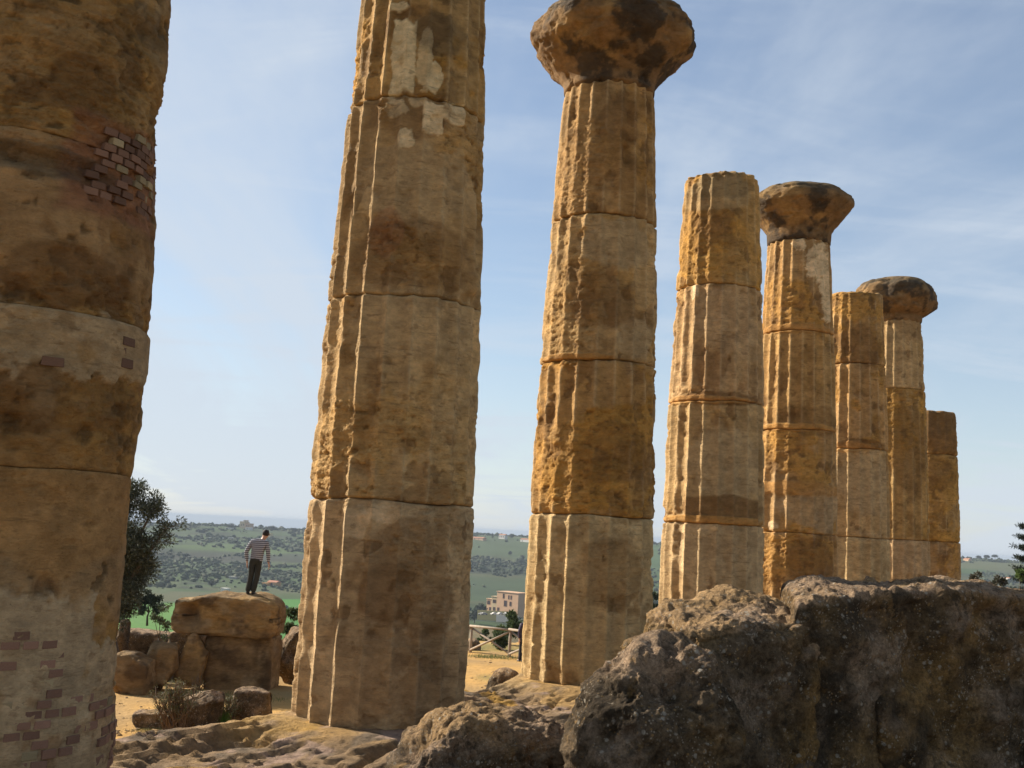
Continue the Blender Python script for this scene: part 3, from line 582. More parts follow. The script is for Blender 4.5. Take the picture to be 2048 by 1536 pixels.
def rock(name, ctr, size, rz=0, n=70, pw=5.0, amp=0.06, fr=1.2, seed=0, mat='rock', colors=ROCKC, shape=None, dents=(), layer=0.0, tilt=(0, 0), ridge=0.5, pits=0.4, fine=0.12, parent=None, cuts=0, shear=0.0, crag=0.25, lit_top=0.8, gold=0.6):
    if n not in _CS: _CS[n] = cubesphere(n)
    V, F = _CS[n]; V = V.copy()
    L = (np.abs(V)**pw).sum(1)**(1/pw); V = V/L[:, None]
    N = np.sign(V)*np.abs(V)**(pw-1); V = V*np.array(size)/2; N = N/np.array(size); N /= np.linalg.norm(N, axis=1)[:, None]
    if cuts:
        r9 = np.random.default_rng(seed+100); hs = np.array(size)/2
        for _ in range(cuts):
            nv = r9.normal(size=3); nv /= np.linalg.norm(nv); nv2 = nv/np.linalg.norm(nv*1.0); ext = np.abs(V @ nv2).max(); dd = (V @ nv2) - ext*r9.uniform(0.62, 0.86)
            over = dd > 0; V[over] -= dd[over, None]*nv2; N[over] = nv2
    if shear: V[:, 0] += shear*V[:, 1]
    if shape is not None: V = shape(V)
    ca, sa = math.cos(rz), math.sin(rz); Rm = np.array([[ca, -sa, 0], [sa, ca, 0], [0, 0, 1]])
    tx, ty = tilt; Rx = np.array([[1, 0, 0], [0, math.cos(tx), -math.sin(tx)], [0, math.sin(tx), math.cos(tx)]]); Ry = np.array([[math.cos(ty), 0, math.sin(ty)], [0, 1, 0], [-math.sin(ty), 0, math.cos(ty)]])
    Rm = Rm @ Rx @ Ry; V = V @ Rm.T; N = N @ Rm.T
    P = (V + np.array(ctr)).astype(np.float32)
    off = seed*5.3
    d = amp*(1.2*fbm(P, fr, 3, off=off) + ridge*(ridged(P, fr*1.6, 4, off=off+3)-0.55) + fine*3*fbm(P, fr*5, 4, 0.6, off=off+7)*0.6)
    d -= amp*pits*sstep(0.25, 0.55, fbm(P, fr*3.5, 3, off=off+11))
    d += amp*crag*((ridged(P, fr*3.3, 5, off=off+21)-0.5) - 0.7*sstep(0.2, 0.5, fbm(P, fr*6.5, 4, 0.6, off=off+23)) + 0.35*fbm(P, fr*13, 4, 0.65, off=off+25))
    if layer: d += layer*fbm(P, 1.0, 5, 0.6, st=(0.5, 0.5, 4.0), off=off+4)
    for q, rad, dep in dents:
        d = d - dep*np.exp(-(((P-np.array(q, np.float32))**2).sum(1))/rad**2)
    V = V + N*d[:, None]
    c = np.zeros(V.shape, np.float32) + np.array(colors['base'], np.float32)
    c = mixc(c, colors['a'], sstep(0, 0.5, fbm(P, 1.0, 5, off=off+1))); c = mixc(c, colors['c'], 0.8*sstep(0.15, 0.5, fbm(P, 3.1, 4, off=off+2)))
    c = mixc(c, colors['b'], 0.85*sstep(0.02, 0.4, fbm(P, 1.9, 5, 0.6, off=off+3)))
    if mat == 'rock':
        c = mixc(c, (0.40, 0.27, 0.165), lit_top*sstep(0.35, 0.85, N[:, 2] + 0.35*fbm(P, 2.2, 4, off=off+9)))  # sunlit paleness of the tops painted into the colour of up-facing surfaces
        c = mixc(c, (0.40, 0.235, 0.075), 0.8*gold*sstep(0.0, 0.45, fbm(P, 1.3, 4, off=off+29)))
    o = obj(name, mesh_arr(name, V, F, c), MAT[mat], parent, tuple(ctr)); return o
# long wall of worn blocks on the right: direction in plan
WA = math.radians(90-54); wd = np.array([math.cos(WA), math.sin(WA)]); wnm = np.array([-math.sin(WA), math.cos(WA)])
def wallblock(pxa, pxb, ya, yb, Ya, Yb, zbot, thick, pxback, label, seed, n=96, **k):
    A_ = at(pxa, ya, Ya); B_ = at(pxb, yb, Yb); d = (B_-A_)[:2]; L = np.hypot(*d); d = d/L; rz = math.atan2(d[1], d[0]); nn = np.array([-d[1], d[0]])
    bk = at(pxback, ya, Ya+thick)[:2] - A_[:2]; al, ac = bk @ d, bk @ nn
    zt = (A_[2]+B_[2])/2; slope = (B_[2]-A_[2])/L
    mid = (A_+B_)[:2]/2 + (d*al + nn*ac)/2
    ctr = np.array([mid[0], mid[1], (zt+zbot)/2])
    def shp(V):
        w = np.clip(V[:, 2]/(zt-zbot)+0.5, 0, 1); V = V.copy(); V[:, 2] += w*slope*V[:, 0]; return V
    o = rock('stone_block', ctr, (L, ac, zt-zbot), rz, n, shape=shp, seed=seed, shear=al/ac, **k); tag(o, label, 'stone block', 'lichen-covered foreground stones'); return o
D = lambda px, py, Y, r, d: (at(px, py, Y), r, d)
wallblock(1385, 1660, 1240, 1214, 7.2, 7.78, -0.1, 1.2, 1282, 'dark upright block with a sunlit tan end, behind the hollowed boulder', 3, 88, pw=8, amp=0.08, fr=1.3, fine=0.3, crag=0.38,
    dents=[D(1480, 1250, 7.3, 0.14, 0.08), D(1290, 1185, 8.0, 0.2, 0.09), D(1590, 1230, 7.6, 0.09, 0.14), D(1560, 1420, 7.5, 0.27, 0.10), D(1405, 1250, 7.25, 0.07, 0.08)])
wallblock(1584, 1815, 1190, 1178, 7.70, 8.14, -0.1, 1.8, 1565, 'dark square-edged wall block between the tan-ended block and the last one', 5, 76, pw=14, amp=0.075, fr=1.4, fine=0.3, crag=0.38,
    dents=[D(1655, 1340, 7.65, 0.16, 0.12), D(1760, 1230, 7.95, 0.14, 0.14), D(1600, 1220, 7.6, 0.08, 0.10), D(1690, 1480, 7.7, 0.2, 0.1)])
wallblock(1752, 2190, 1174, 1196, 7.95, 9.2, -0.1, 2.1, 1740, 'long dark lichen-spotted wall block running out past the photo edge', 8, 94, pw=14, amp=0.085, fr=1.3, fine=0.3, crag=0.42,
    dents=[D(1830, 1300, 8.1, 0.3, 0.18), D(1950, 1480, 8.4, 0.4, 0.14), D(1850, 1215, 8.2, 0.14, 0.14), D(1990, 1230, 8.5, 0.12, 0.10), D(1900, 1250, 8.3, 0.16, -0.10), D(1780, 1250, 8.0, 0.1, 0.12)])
# hollowed rock
c_ = at(1325, 1440, 7.15)
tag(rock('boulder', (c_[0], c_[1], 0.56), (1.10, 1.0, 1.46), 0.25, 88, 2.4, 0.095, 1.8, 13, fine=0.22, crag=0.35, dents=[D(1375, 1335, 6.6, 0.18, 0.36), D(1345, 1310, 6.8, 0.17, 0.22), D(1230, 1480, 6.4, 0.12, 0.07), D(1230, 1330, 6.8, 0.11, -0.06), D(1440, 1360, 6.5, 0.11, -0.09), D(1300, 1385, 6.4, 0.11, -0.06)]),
    'pale knobbly boulder with a dark scooped hollow in its top', 'boulder', 'lichen-covered foreground stones')
c_ = at(1275, 1290, 7.7)
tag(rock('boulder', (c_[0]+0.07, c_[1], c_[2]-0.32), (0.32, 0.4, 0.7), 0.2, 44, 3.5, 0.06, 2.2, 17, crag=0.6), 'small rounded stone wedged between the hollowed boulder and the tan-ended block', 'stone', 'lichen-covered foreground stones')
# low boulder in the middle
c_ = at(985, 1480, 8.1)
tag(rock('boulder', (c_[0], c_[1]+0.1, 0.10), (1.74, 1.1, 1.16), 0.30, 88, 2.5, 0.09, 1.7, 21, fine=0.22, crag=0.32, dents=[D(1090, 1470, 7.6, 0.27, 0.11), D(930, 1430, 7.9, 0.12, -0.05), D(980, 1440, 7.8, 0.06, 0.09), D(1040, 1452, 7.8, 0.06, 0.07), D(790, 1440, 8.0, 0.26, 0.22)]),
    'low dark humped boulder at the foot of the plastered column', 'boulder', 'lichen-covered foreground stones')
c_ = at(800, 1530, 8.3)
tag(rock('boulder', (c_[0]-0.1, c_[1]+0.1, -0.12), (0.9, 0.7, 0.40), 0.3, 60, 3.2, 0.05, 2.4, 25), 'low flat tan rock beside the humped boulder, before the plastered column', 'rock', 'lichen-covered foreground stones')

# ------------------------------------------------------------------ pile of blocks with the standing visitor
def pxblock(name, x0, x1, y0, y1, Yd, thick, label, seed, cat='stone block', n=56, group='tumbled blocks beyond the columns', ground=True, **k):
    a = at((x0+x1)/2, y1, Yd); b = at((x0+x1)/2, y0, Yd); L = (x1-x0)*0.93/FPX*(Yd+0.2); a[0] = at((x0+x1)/2, y1, Yd+thick/2)[0]
    if ground:
        a = a.copy(); a[2] = min(a[2], ter1(a[0], a[1])) - 0.12
    ctr = (a[0], a[1]+thick/2, (a[2]+b[2])/2)
    o = rock(name, ctr, (L, thick, b[2]-a[2]), seed=seed, n=n, **k); tag(o, label, cat, group); return o
kw = dict(mat='block', colors=SANDC)
def topshape(V):
    V = V.copy(); z = V[:, 2]; x = V[:, 0]; top = z > 0
    V[:, 2] = z - np.where(top, 0.32*np.clip((x-0.75)/0.8, 0, 1)**2 + 0.16*np.clip((-x-0.3)/1.2, 0, 1), 0)
    return V
tb = at(380, 1235, 29.2)
pxblock('stone_block', 345, 566, 1190, 1276, 29.2, 1.7, 'big brown block topmost of the pile, with a square notch, person standing on it', 2, n=46, ground=False, cuts=3, pw=9, amp=0.09, fr=0.9, layer=0.05, shape=topshape,
    dents=[((tb[0]-0.02, tb[1], tb[2]+0.18), 0.24, 0.28), ((tb[0]-0.04, tb[1], tb[2]-0.02), 0.22, 0.26), D(530, 1222, 29.2, 0.14, 0.08)], **kw)
pxblock('stone_block', 412, 556, 1272, 1362, 29.4, 1.5, 'square brown block carrying the topmost block of the pile', 4, n=28, pw=14, amp=0.05, fr=1.0, layer=0.05, **kw)
pxblock('stone_block', 362, 412, 1272, 1340, 28.9, 0.8, 'small leaning tan block against the square block of the pile', 6, n=26, cuts=6, pw=9, amp=0.05, fr=1.6, tilt=(0, 0.22), **kw)
pxblock('boulder', 287, 352, 1284, 1352, 28.4, 0.9, 'tilted angular tan boulder left of the leaning block', 9, 'boulder', n=26, cuts=9, pw=6, amp=0.08, fr=1.4, tilt=(0, 0.35), **kw)
pxblock('boulder', 228, 304, 1308, 1360, 27.6, 0.9, 'low flat-topped pale boulder next to the brick-repaired column', 12, 'boulder', n=26, cuts=7, pw=8, amp=0.06, fr=1.4, **kw)
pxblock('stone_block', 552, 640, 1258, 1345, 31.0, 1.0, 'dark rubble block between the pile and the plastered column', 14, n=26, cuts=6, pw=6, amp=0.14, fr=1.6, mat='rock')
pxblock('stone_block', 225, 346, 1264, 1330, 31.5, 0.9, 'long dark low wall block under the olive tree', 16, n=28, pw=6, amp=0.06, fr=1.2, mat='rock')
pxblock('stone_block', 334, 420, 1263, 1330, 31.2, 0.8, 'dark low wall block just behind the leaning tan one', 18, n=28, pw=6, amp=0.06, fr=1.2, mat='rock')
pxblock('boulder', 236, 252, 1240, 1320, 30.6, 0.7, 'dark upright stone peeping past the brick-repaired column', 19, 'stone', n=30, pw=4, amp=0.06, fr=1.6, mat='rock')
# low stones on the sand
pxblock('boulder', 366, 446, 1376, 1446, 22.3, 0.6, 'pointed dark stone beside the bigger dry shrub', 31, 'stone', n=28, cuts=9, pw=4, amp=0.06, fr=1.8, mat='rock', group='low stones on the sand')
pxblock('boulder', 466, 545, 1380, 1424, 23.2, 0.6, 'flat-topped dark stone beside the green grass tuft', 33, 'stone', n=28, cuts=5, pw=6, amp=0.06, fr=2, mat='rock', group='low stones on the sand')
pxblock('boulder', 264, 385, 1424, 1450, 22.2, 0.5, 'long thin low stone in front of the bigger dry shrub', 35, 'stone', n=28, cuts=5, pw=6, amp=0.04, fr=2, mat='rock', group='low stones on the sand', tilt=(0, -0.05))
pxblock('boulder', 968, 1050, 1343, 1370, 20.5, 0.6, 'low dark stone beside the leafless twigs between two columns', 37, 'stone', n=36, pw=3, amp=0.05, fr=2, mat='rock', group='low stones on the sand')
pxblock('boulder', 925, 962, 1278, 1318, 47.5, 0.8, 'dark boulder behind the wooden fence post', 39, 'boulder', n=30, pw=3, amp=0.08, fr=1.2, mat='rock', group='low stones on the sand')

def hit(px, py, Y):                     # depth at which the line of sight meets the terrain beyond the plateau
    ys = np.geomspace(90, 2600, 900); d = pray(px, py); P = CAM[None] + d[None]*(ys/d[1])[:, None]
    k = np.where(P[:, 2] < terrain(P[:, 0], P[:, 1]))[0]
    k = k[ys[k] > 0.6*Y]
    return float(ys[k[0]]) if len(k) else Y

# ------------------------------------------------------------------ people
def skin_obj(name, pts, edges, mat, parent, root=0, sub=2):
    me = bpy.data.meshes.new(name); me.from_pydata([p[:3] for p in pts], edges, []); o = obj(name, me, mat, parent)
    o.modifiers.new('skin', 'SKIN'); sk = me.skin_vertices[0].data
    for i, p in enumerate(pts):
        r = p[3] if len(p) > 3 else 0.05
        sk[i].radius = r if isinstance(r, tuple) else (r, r); sk[i].use_root = (i == root)
    s = o.modifiers.new('sub', 'SUBSURF'); s.levels = sub; s.render_levels = sub
    return o
def chain(pts, edges, items, start=None):
    prev = start
    for p in items:
        pts.append(p)
        if prev is not None: edges.append((prev, len(pts)-1))
        prev = len(pts)-1
    return prev
def person(loc, rz, J, mats, label, hairz=0.0):
    root = empty('person', loc, rz)
    tag(root, label, 'person')
    # continuous body: pelvis, spine, head, arms with fingers, legs
    pts, ed = [], []
    pel = chain(pts, ed, [J['pelvis'] + (0.12,)])
    ch = chain(pts, ed, [J['waist'] + (0.115,), J['chest'] + (0.135,)], pel)
    nk = chain(pts, ed, [J['neck'] + (0.055,)], ch)
    chain(pts, ed, [J['head0'] + ((0.08, 0.085),), J['head'] + ((0.092, 0.108),), J['head2'] + ((0.066, 0.08),)], nk)
    for s in 'lr':
        w = chain(pts, ed, [J['sh'+s] + (0.06,), J['el'+s] + (0.042,), J['wr'+s] + (0.027,)], ch)
        hx, hy, hz = J['ha'+s]; wx, wy, wz = J['wr'+s]; sg = -1 if s == 'l' else 1
        pm = chain(pts, ed, [(hx, hy, hz, (0.042, 0.02))], w)
        for k, (oy, ln) in enumerate(((-0.032, .075), (-0.011, .088), (0.011, .083), (0.03, .066))):
            chain(pts, ed, [(hx+sg*0.004, hy+oy, hz-0.035, 0.010), (hx-sg*0.004, hy+oy*1.1, hz-0.035-ln*0.5, 0.009), (hx-sg*0.018, hy+oy*1.1, hz-0.03-ln, 0.007)], pm)
        chain(pts, ed, [(hx-sg*0.01, hy-0.045, hz+0.015, 0.011), (hx-sg*0.016, hy-0.066, hz-0.03, 0.009)], pm)
        chain(pts, ed, [J['hi'+s] + (0.085,), J['kn'+s] + (0.058,), J['an'+s] + (0.04,), J['to'+s] + (0.035,)], pel)
    body = skin_obj('body', pts, ed, mats['skin'], root, 0, 1)
    # jumper
    pts, ed = [], []
    a = chain(pts, ed, [(J['hem'][0], 0, J['hem'][2]-0.09, (0.18, 0.135)), J['hem'] + ((0.185, 0.14),), J['waist'] + ((0.18, 0.13),), J['chest'] + ((0.20, 0.135),), J['collar'] + ((0.085, 0.075),)])
    for s in 'lr':
        chain(pts, ed, [J['sh'+s] + (0.085,), J['el'+s] + (0.062,), J['wr'+s] + (0.048,)], 3)
    sw = skin_obj('jumper', pts, ed, mats['top'], root, 0, 2)
    pts, ed = [], []
    chain(pts, ed, [J['belt'] + ((0.165, 0.12),), J['pelvis'] + ((0.165, 0.13),)])
    for s in 'lr':
        chain(pts, ed, [J['hi'+s] + (0.105,), J['kn'+s] + (0.080,), J['cu'+s] + (0.082,)], 1)
    skin_obj('trousers', pts, ed, mats['legs'], root, 0, 2)
    for s in 'lr':
        x, y, z = J['an'+s]; tx, ty, tz = J['to'+s]
        pts, ed = [], []; chain(pts, ed, [(x, y-0.04, 0.05, 0.048), (x*0.6+tx*0.4, y*0.6+ty*0.4, 0.045, 0.046), (tx, ty, 0.035, (0.044, 0.033))])
        skin_obj('shoe', pts, ed, mats['shoe'], root, 0, 1)
    hx, hy, hz = J['head']; pts, ed = [], []
    chain(pts, ed, [(hx, hy-0.055, hz-0.085+hairz, (0.098, 0.08)), (hx, hy-0.03, hz+0.02, (0.106, 0.105)), (hx, hy-0.005, hz+0.10, (0.076, 0.088))])
    skin_obj('hair', pts, ed, mats['hair'], root, 0, 2)
    for sg in (-1, 1):
        e = MB(); e.box((-0.012, -0.02, -0.032), (0.012, 0.02, 0.032)); me = bevel(e.mesh('ear', True), 0.01, 2); obj('ear', me, mats['skin'], root, (hx+sg*0.09, hy+0.01, hz-0.03))
    n = MB(); n.poly([(-0.018, 0, -0.03), (0.018, 0, -0.03), (0, 0.035, -0.028)]); n.poly([(-0.018, 0, -0.03), (0, 0.035, -0.028), (0, 0.004, 0.035)]); n.poly([(0.018, 0, -0.03), (0, 0.004, 0.035), (0, 0.035, -0.028)])
    obj('nose', n.mesh('nose'), mats['skin'], root, (hx, hy+0.088, hz-0.02))
    for sg in (-1, 1):
        e = MB(); e.box((-0.016, -0.006, -0.007), (0.016, 0.006, 0.007)); obj('eye', bevel(e.mesh('eye', True), 0.004), mats['hair'], root, (hx+sg*0.035, hy+0.088, hz+0.012))
    e = MB(); e.box((-0.026, -0.004, -0.005), (0.026, 0.006, 0.005)); obj('mouth', bevel(e.mesh('mouth', True), 0.003), mats['lip'], root, (hx, hy+0.084, hz-0.068))
    return root
def stripes():
    m, t, b = mat_base('striped_knit'); g = t.nodes.new('ShaderNodeTexCoord'); s = t.nodes.new('ShaderNodeSeparateXYZ'); t.links.new(g.outputs['Object'], s.inputs[0])
    n = noise_node(t, 3, 2, 0.5, g.outputs['Object'])
    def mt(op, a, v=None):
        k = t.nodes.new('ShaderNodeMath'); k.operation = op; t.links.new(a, k.inputs[0])
        if v is not None:
            if isinstance(v, float): k.inputs[1].default_value = v
            else: t.links.new(v, k.inputs[1])
        return k.outputs[0]
    z = mt('ADD', s.outputs['Z'], mt('MULTIPLY', n.outputs[0], 0.02)); f = mt('FRACT', mt('MULTIPLY', z, 19.0)); k = mt('GREATER_THAN', f, 0.5)
    t.links.new(mixnode(t, k, (0.085, 0.083, 0.095), (0.36, 0.36, 0.39)), b.inputs['Base Color']); bump(t, b, noise_node(t, 60, 3, 0.6, g.outputs['Object']).outputs[0], 0.01)
    return m
PM = dict(skin=plain_mat('skin', (0.42, 0.24, 0.16), 0.55, 0.08, spec=0.35), top=stripes(), legs=plain_mat('olive_trousers', (0.032, 0.032, 0.026), 0.9, 0.2), shoe=plain_mat('dark_shoe', (0.03, 0.026, 0.022), 0.6),
          hair=plain_mat('dark_hair', (0.018, 0.013, 0.010), 0.6, 0.3, 40), lip=plain_mat('lips', (0.30, 0.12, 0.09), 0.5, 0.1))
JM = dict(pelvis=(0.075, 0, 0.93), belt=(0.085, 0, 1.02), hem=(0.085, 0, 0.94), waist=(0.10, 0, 1.13), chest=(0.12, 0.01, 1.33), collar=(0.19, 0.03, 1.47), neck=(0.22, 0.05, 1.50), head0=(0.255, 0.07, 1.57), head=(0.27, 0.085, 1.645), head2=(0.275, 0.075, 1.71),
          shl=(-0.07, 0.01, 1.40), ell=(-0.205, -0.02, 1.13), wrl=(-0.165, 0.0, 0.88), hal=(-0.155, 0.01, 0.80), shr=(0.315, 0.02, 1.385), elr=(0.385, 0.02, 1.11), wrr=(0.40, 0.06, 0.87), har=(0.425, 0.08, 0.79),
          hil=(-0.01, 0, 0.86), knl=(-0.035, 0.03, 0.48), anl=(-0.085, 0, 0.09), tol=(-0.10, 0.17, 0.035), cul=(-0.085, 0, 0.05), hir=(0.155, 0, 0.86), knr=(0.13, 0.02, 0.48), anr=(0.06, -0.03, 0.09), tor=(0.08, 0.14, 0.035), cur=(0.06, -0.03, 0.05))
pf = at(501, 1189, 29.95)
person((pf[0], pf[1], pf[2]-0.0), 0, JM, PM, 'person in a grey striped jumper and dark trousers standing on the topmost block')
PM2 = dict(PM); PM2['top'] = plain_mat('dark_violet_jacket', (0.045, 0.035, 0.055), 0.8, 0.3); PM2['legs'] = plain_mat('black_trousers', (0.02, 0.02, 0.025))
J2 = {k: (v[0]*0.8, v[1], v[2]) for k, v in JM.items()}
p2 = at(1043, 1312, 43.0); p2z = ter1(p2[0], p2[1])
person((p2[0], p2[1], p2z), 0.5, J2, PM2, 'person in dark clothes mostly hidden behind the big-capital column, by the fence')

# ------------------------------------------------------------------ fence
f0 = at(940, 1312, 46.0); f1 = at(1018, 1318, 44.6)
fr = empty('wooden_fence', (f0[0], f0[1], ter1(f0[0], f0[1]))); tag(fr, 'rustic wooden rail fence with crossed braces between two columns', 'fence')
fd = Vector((f1[0]-f0[0], f1[1]-f0[1], 0)); rl = random.Random(5)
zb = [ter1(f0[0]+fd.x*k, f0[1]+fd.y*k) - ter1(f0[0], f0[1]) for k in range(-3, 6)]
def fp(k, h): return Vector((fd.x*k, fd.y*k, zb[k+3] + h))
for k in range(-3, 6):
    MB().tube([fp(k, -0.3), fp(k, 0.5)+Vector((rl.uniform(-.01, .01), 0, 0)), fp(k, 1.1)], [0.065, 0.06, 0.055], 8).build('post', MAT['wood'], fr, smooth=True)
for k in range(-3, 5):
    a, b = fp(k, 1.08)+Vector((0, -0.07, 0)), fp(k+1, 1.06)+Vector((0, -0.07, 0)); ex = (b-a)*0.04
    MB().tube([a-ex, (a+b)/2+Vector((0, 0, rl.uniform(-.02, .02))), b+ex], [0.05, 0.047, 0.043], 8).build('rail', MAT['wood'], fr, smooth=True)
    MB().tube([fp(k, 0.12)+Vector((0, -0.05, 0)), fp(k+1, 1.0)+Vector((0, -0.05, 0))], [0.045, 0.04], 8).build('brace', MAT['wood'], fr, smooth=True)
    MB().tube([fp(k, 1.0)+Vector((0, 0.06, 0)), fp(k+1, 0.12)+Vector((0, 0.06, 0))], [0.042, 0.038], 8).build('brace', MAT['wood'], fr, smooth=True)

# ------------------------------------------------------------------ vegetation
def leaves(name, centers, radii, n, size, cols, seed, parent, mat='leaf', upb=0.2, flat=1.0):
    r = np.random.default_rng(seed); centers = np.array(centers); radii = np.array(radii)
    w = radii**2.2; idx = r.choice(len(centers), n, p=w/w.sum())
    d = r.normal(size=(n, 3)); d /= np.linalg.norm(d, axis=1)[:, None]; rad = r.random(n)**0.45
    p = centers[idx] + d*(radii[idx]*rad)[:, None]*np.array([1, 1, flat])
    ax = d*0.8 + r.normal(size=(n, 3))*0.7; ax[:, 2] += upb; ax /= np.linalg.norm(ax, axis=1)[:, None]
    sd = np.cross(ax, r.normal(size=(n, 3))); sd /= np.linalg.norm(sd, axis=1)[:, None]
    L = size[0]*r.uniform(0.6, 1.3, n)[:, None]; Wd = size[1]*r.uniform(0.6, 1.3, n)[:, None]
    V = np.stack([p, p+ax*L*0.5+sd*Wd*0.5, p+ax*L, p+ax*L*0.5-sd*Wd*0.5], 1).reshape(-1, 3)
    ci = np.array(cols, np.float32)[r.integers(0, len(cols), n)]*r.uniform(0.7, 1.25, (n, 1)); cc = np.repeat(ci, 4, 0)
    return obj(name, mesh_arr(name, V, np.arange(4*n).reshape(-1, 4), cc, False), MAT[mat], parent)
OLIVE = [(0.085, 0.095, 0.06), (0.06, 0.07, 0.042), (0.13, 0.14, 0.10), (0.045, 0.055, 0.03)]
def make_tree(name, base, h, crown, label, cat, group, seed, nleaf, lsize, cols, trunk=0.12, limbs=6, nclump=45, crad_=(0.22, 0.42)):
    # crown: list of (dx, dy, dz, r) lobes relative to the base
    rt = empty(name, base); tag(rt, label, cat, group); rr = random.Random(seed)
    m = MB(); lobes = [(Vector(c[:3]), c[3]) for c in crown]; top = max(l[0].z for l in lobes)
    fork = Vector((rr.uniform(-.1, .1)*h, 0, min(l[0].z - l[1] for l in lobes) + 0.25*h*0.3)); fork.z = max(fork.z, 0.15*h)
    m.tube([(0, 0, -0.3), (rr.uniform(-.05, .05), 0, fork.z*0.5), fork], [trunk*1.35, trunk, trunk*0.85], 8)
    cen, rad = [], []
    for l, R in lobes:
        mid = fork.lerp(l, 0.5) + Vector((rr.uniform(-.1, .1), rr.uniform(-.1, .1), rr.uniform(0, .15)))*h*0.3
        m.tube([fork, mid, l], [trunk*0.55, trunk*0.35, trunk*0.15], 6)
        k = max(4, int(nclump*R*R/sum(q[1]**2 for q in lobes)))
        for _ in range(k):
            d = Vector((rr.gauss(0, 1), rr.gauss(0, 1), rr.gauss(0, 1))).normalized()*R*rr.uniform(0.1, 1.0)
            cen.append(tuple(l+d)); rad.append(R*rr.uniform(*crad_)); m.tube([l+d*0.1, l+d], [trunk*0.12, trunk*0.04], 4, False)
    m.build('trunk', MAT['bark'], rt, smooth=True)
    leaves('crown', cen, rad, nleaf, lsize, cols, seed+1, rt); return rt
sc29 = 29.5/FPX
tb_ = at(225, 1300, 29.5); tb_[2] = ter1(tb_[0], tb_[1])
def lobe(px, py, rp, dy=0): q = at(px, py, 29.5); return (q[0]-tb_[0], dy, q[2]-tb_[2], rp*sc29)
make_tree('olive_tree', tb_, 4.6, [lobe(262, 990, 36), lobe(225, 1010, 45, .3), lobe(310, 1020, 36, -.2), lobe(330, 1060, 30), lobe(215, 1090, 60), lobe(285, 1080, 48, -.3), lobe(265, 1140, 48, .2), lobe(210, 1170, 50), lobe(250, 1190, 32), lobe(300, 1120, 26), lobe(180, 1060, 60, .4), lobe(275, 1185, 34, -.1), lobe(240, 1222, 34), lobe(262, 1215, 22, .2)],
          'dark bushy olive tree showing past the brick-repaired column', 'olive tree', None, 3, 56000, (0.095, 0.033), OLIVE, 0.16, nclump=240, crad_=(0.26, 0.55))
# thin sapling in front of the field
sb = at(322, 1292, 30.2); sb[2] = ter1(sb[0], sb[1])
def lob2(px, py, rp, Y=30.2): q = at(px, py, Y); return (q[0]-sb[0], q[1]-sb[1], q[2]-sb[2], rp*Y/FPX)
make_tree('sapling', sb, 1.6, [lob2(328, 1215, 12), lob2(318, 1240, 14), lob2(305, 1232, 8), lob2(334, 1250, 12), lob2(326, 1275, 10)], 'thin grey-green sapling before the bright field', 'sapling', None, 8, 650, (0.09, 0.03), [(0.10, 0.12, 0.06), (0.07, 0.085, 0.045)], 0.02, nclump=26)
# conifer at the right edge
cb = at(2052, 1170, 60.0); cbz = ter1(cb[0], cb[1]); ctop = at(2056, 1040, 60.0)[2]
def conifer(base, h, spread, label, seed):
    rt = empty('conifer_tree', base); tag(rt, label, 'conifer'); rr = random.Random(seed); m = MB(); m.tube([(0, 0, -.3), (0, 0, h*0.6), (0, 0, h)], [0.16, 0.09, 0.02], 7)
    cen, rad = [], []; z = h*0.12
    while z < h*0.98:
        f = (1-z/h); n = 7
        for k in range(n):
            a = 2*math.pi*k/n + rr.uniform(-.4, .4); L = spread*(0.25+0.9*f)*rr.uniform(0.65, 1.1); e = Vector((math.cos(a)*L, math.sin(a)*L, z+L*0.30))
            m.tube([(0, 0, z), e*0.55+Vector((0, 0, z*0.45-0.04)), e], [0.035, 0.02, 0.008], 4, False)
            for s in np.linspace(0.25, 1, 5): cen.append(tuple(Vector((0, 0, z)).lerp(e, float(s)))); rad.append(0.10+0.16*(1-s)*L/spread+0.03)
        z += h*0.075
    m.build('trunk', MAT['bark'], rt, smooth=True); leaves('crown', cen, rad, 14000, (0.16, 0.035), [(0.02, 0.03, 0.018), (0.03, 0.038, 0.022), (0.015, 0.022, 0.014)], seed+1, rt, flat=0.55)
conifer((cb[0], cb[1], cbz), ctop-cbz, 1.35, 'dark layered conifer at the photo edge beyond the wall', 6)
# leafy bushes
def bush(px, pyb, pyt, Y, w, label, seed, cols, nleaf=2500, group='bushes beyond the platform', z=None):
    b = at(px, pyb, Y); b[2] = ter1(b[0], b[1]) if z is None else z; t = at(px, pyt, Y)[2]; h = t-b[2]; wm_ = w*Y/FPX
    rr = random.Random(seed); lob = [(rr.uniform(-.35, .35)*wm_, rr.uniform(-.3, .3)*wm_, h*rr.uniform(0.35, 0.75), wm_*rr.uniform(0.22, 0.34)) for _ in range(6)] + [(0, 0, h-wm_*0.2, wm_*0.25)]
    return make_tree('bush', b, h, lob, label, 'bush', group, seed, nleaf, (0.16*max(1, Y/60), 0.06*max(1, Y/60)), cols, 0.05, nclump=40)
GRN = [(0.075, 0.105, 0.04), (0.055, 0.08, 0.032), (0.10, 0.125, 0.055)]
bush(1020, 1300, 1222, 52, 52, 'big green bush behind the fence rail', 41, GRN, 5000)
bush(968, 1300, 1256, 58, 40, 'lower green bush seen through the fence braces', 42, GRN, 3000)
bush(1000, 1310, 1262, 49, 34, 'small green bush against the crossed fence braces', 45, GRN, 2500)
bush(1310, 1260, 1180, 60, 60, 'dark bush showing between the big-capital column and the next', 43, [(0.03, 0.04, 0.022), (0.045, 0.055, 0.03)], 4000)
bush(2040, 1230, 1142, 42, 34, 'bright green bush at the foot of the conifer', 44, [(0.12, 0.17, 0.05), (0.09, 0.13, 0.04)], 3500)
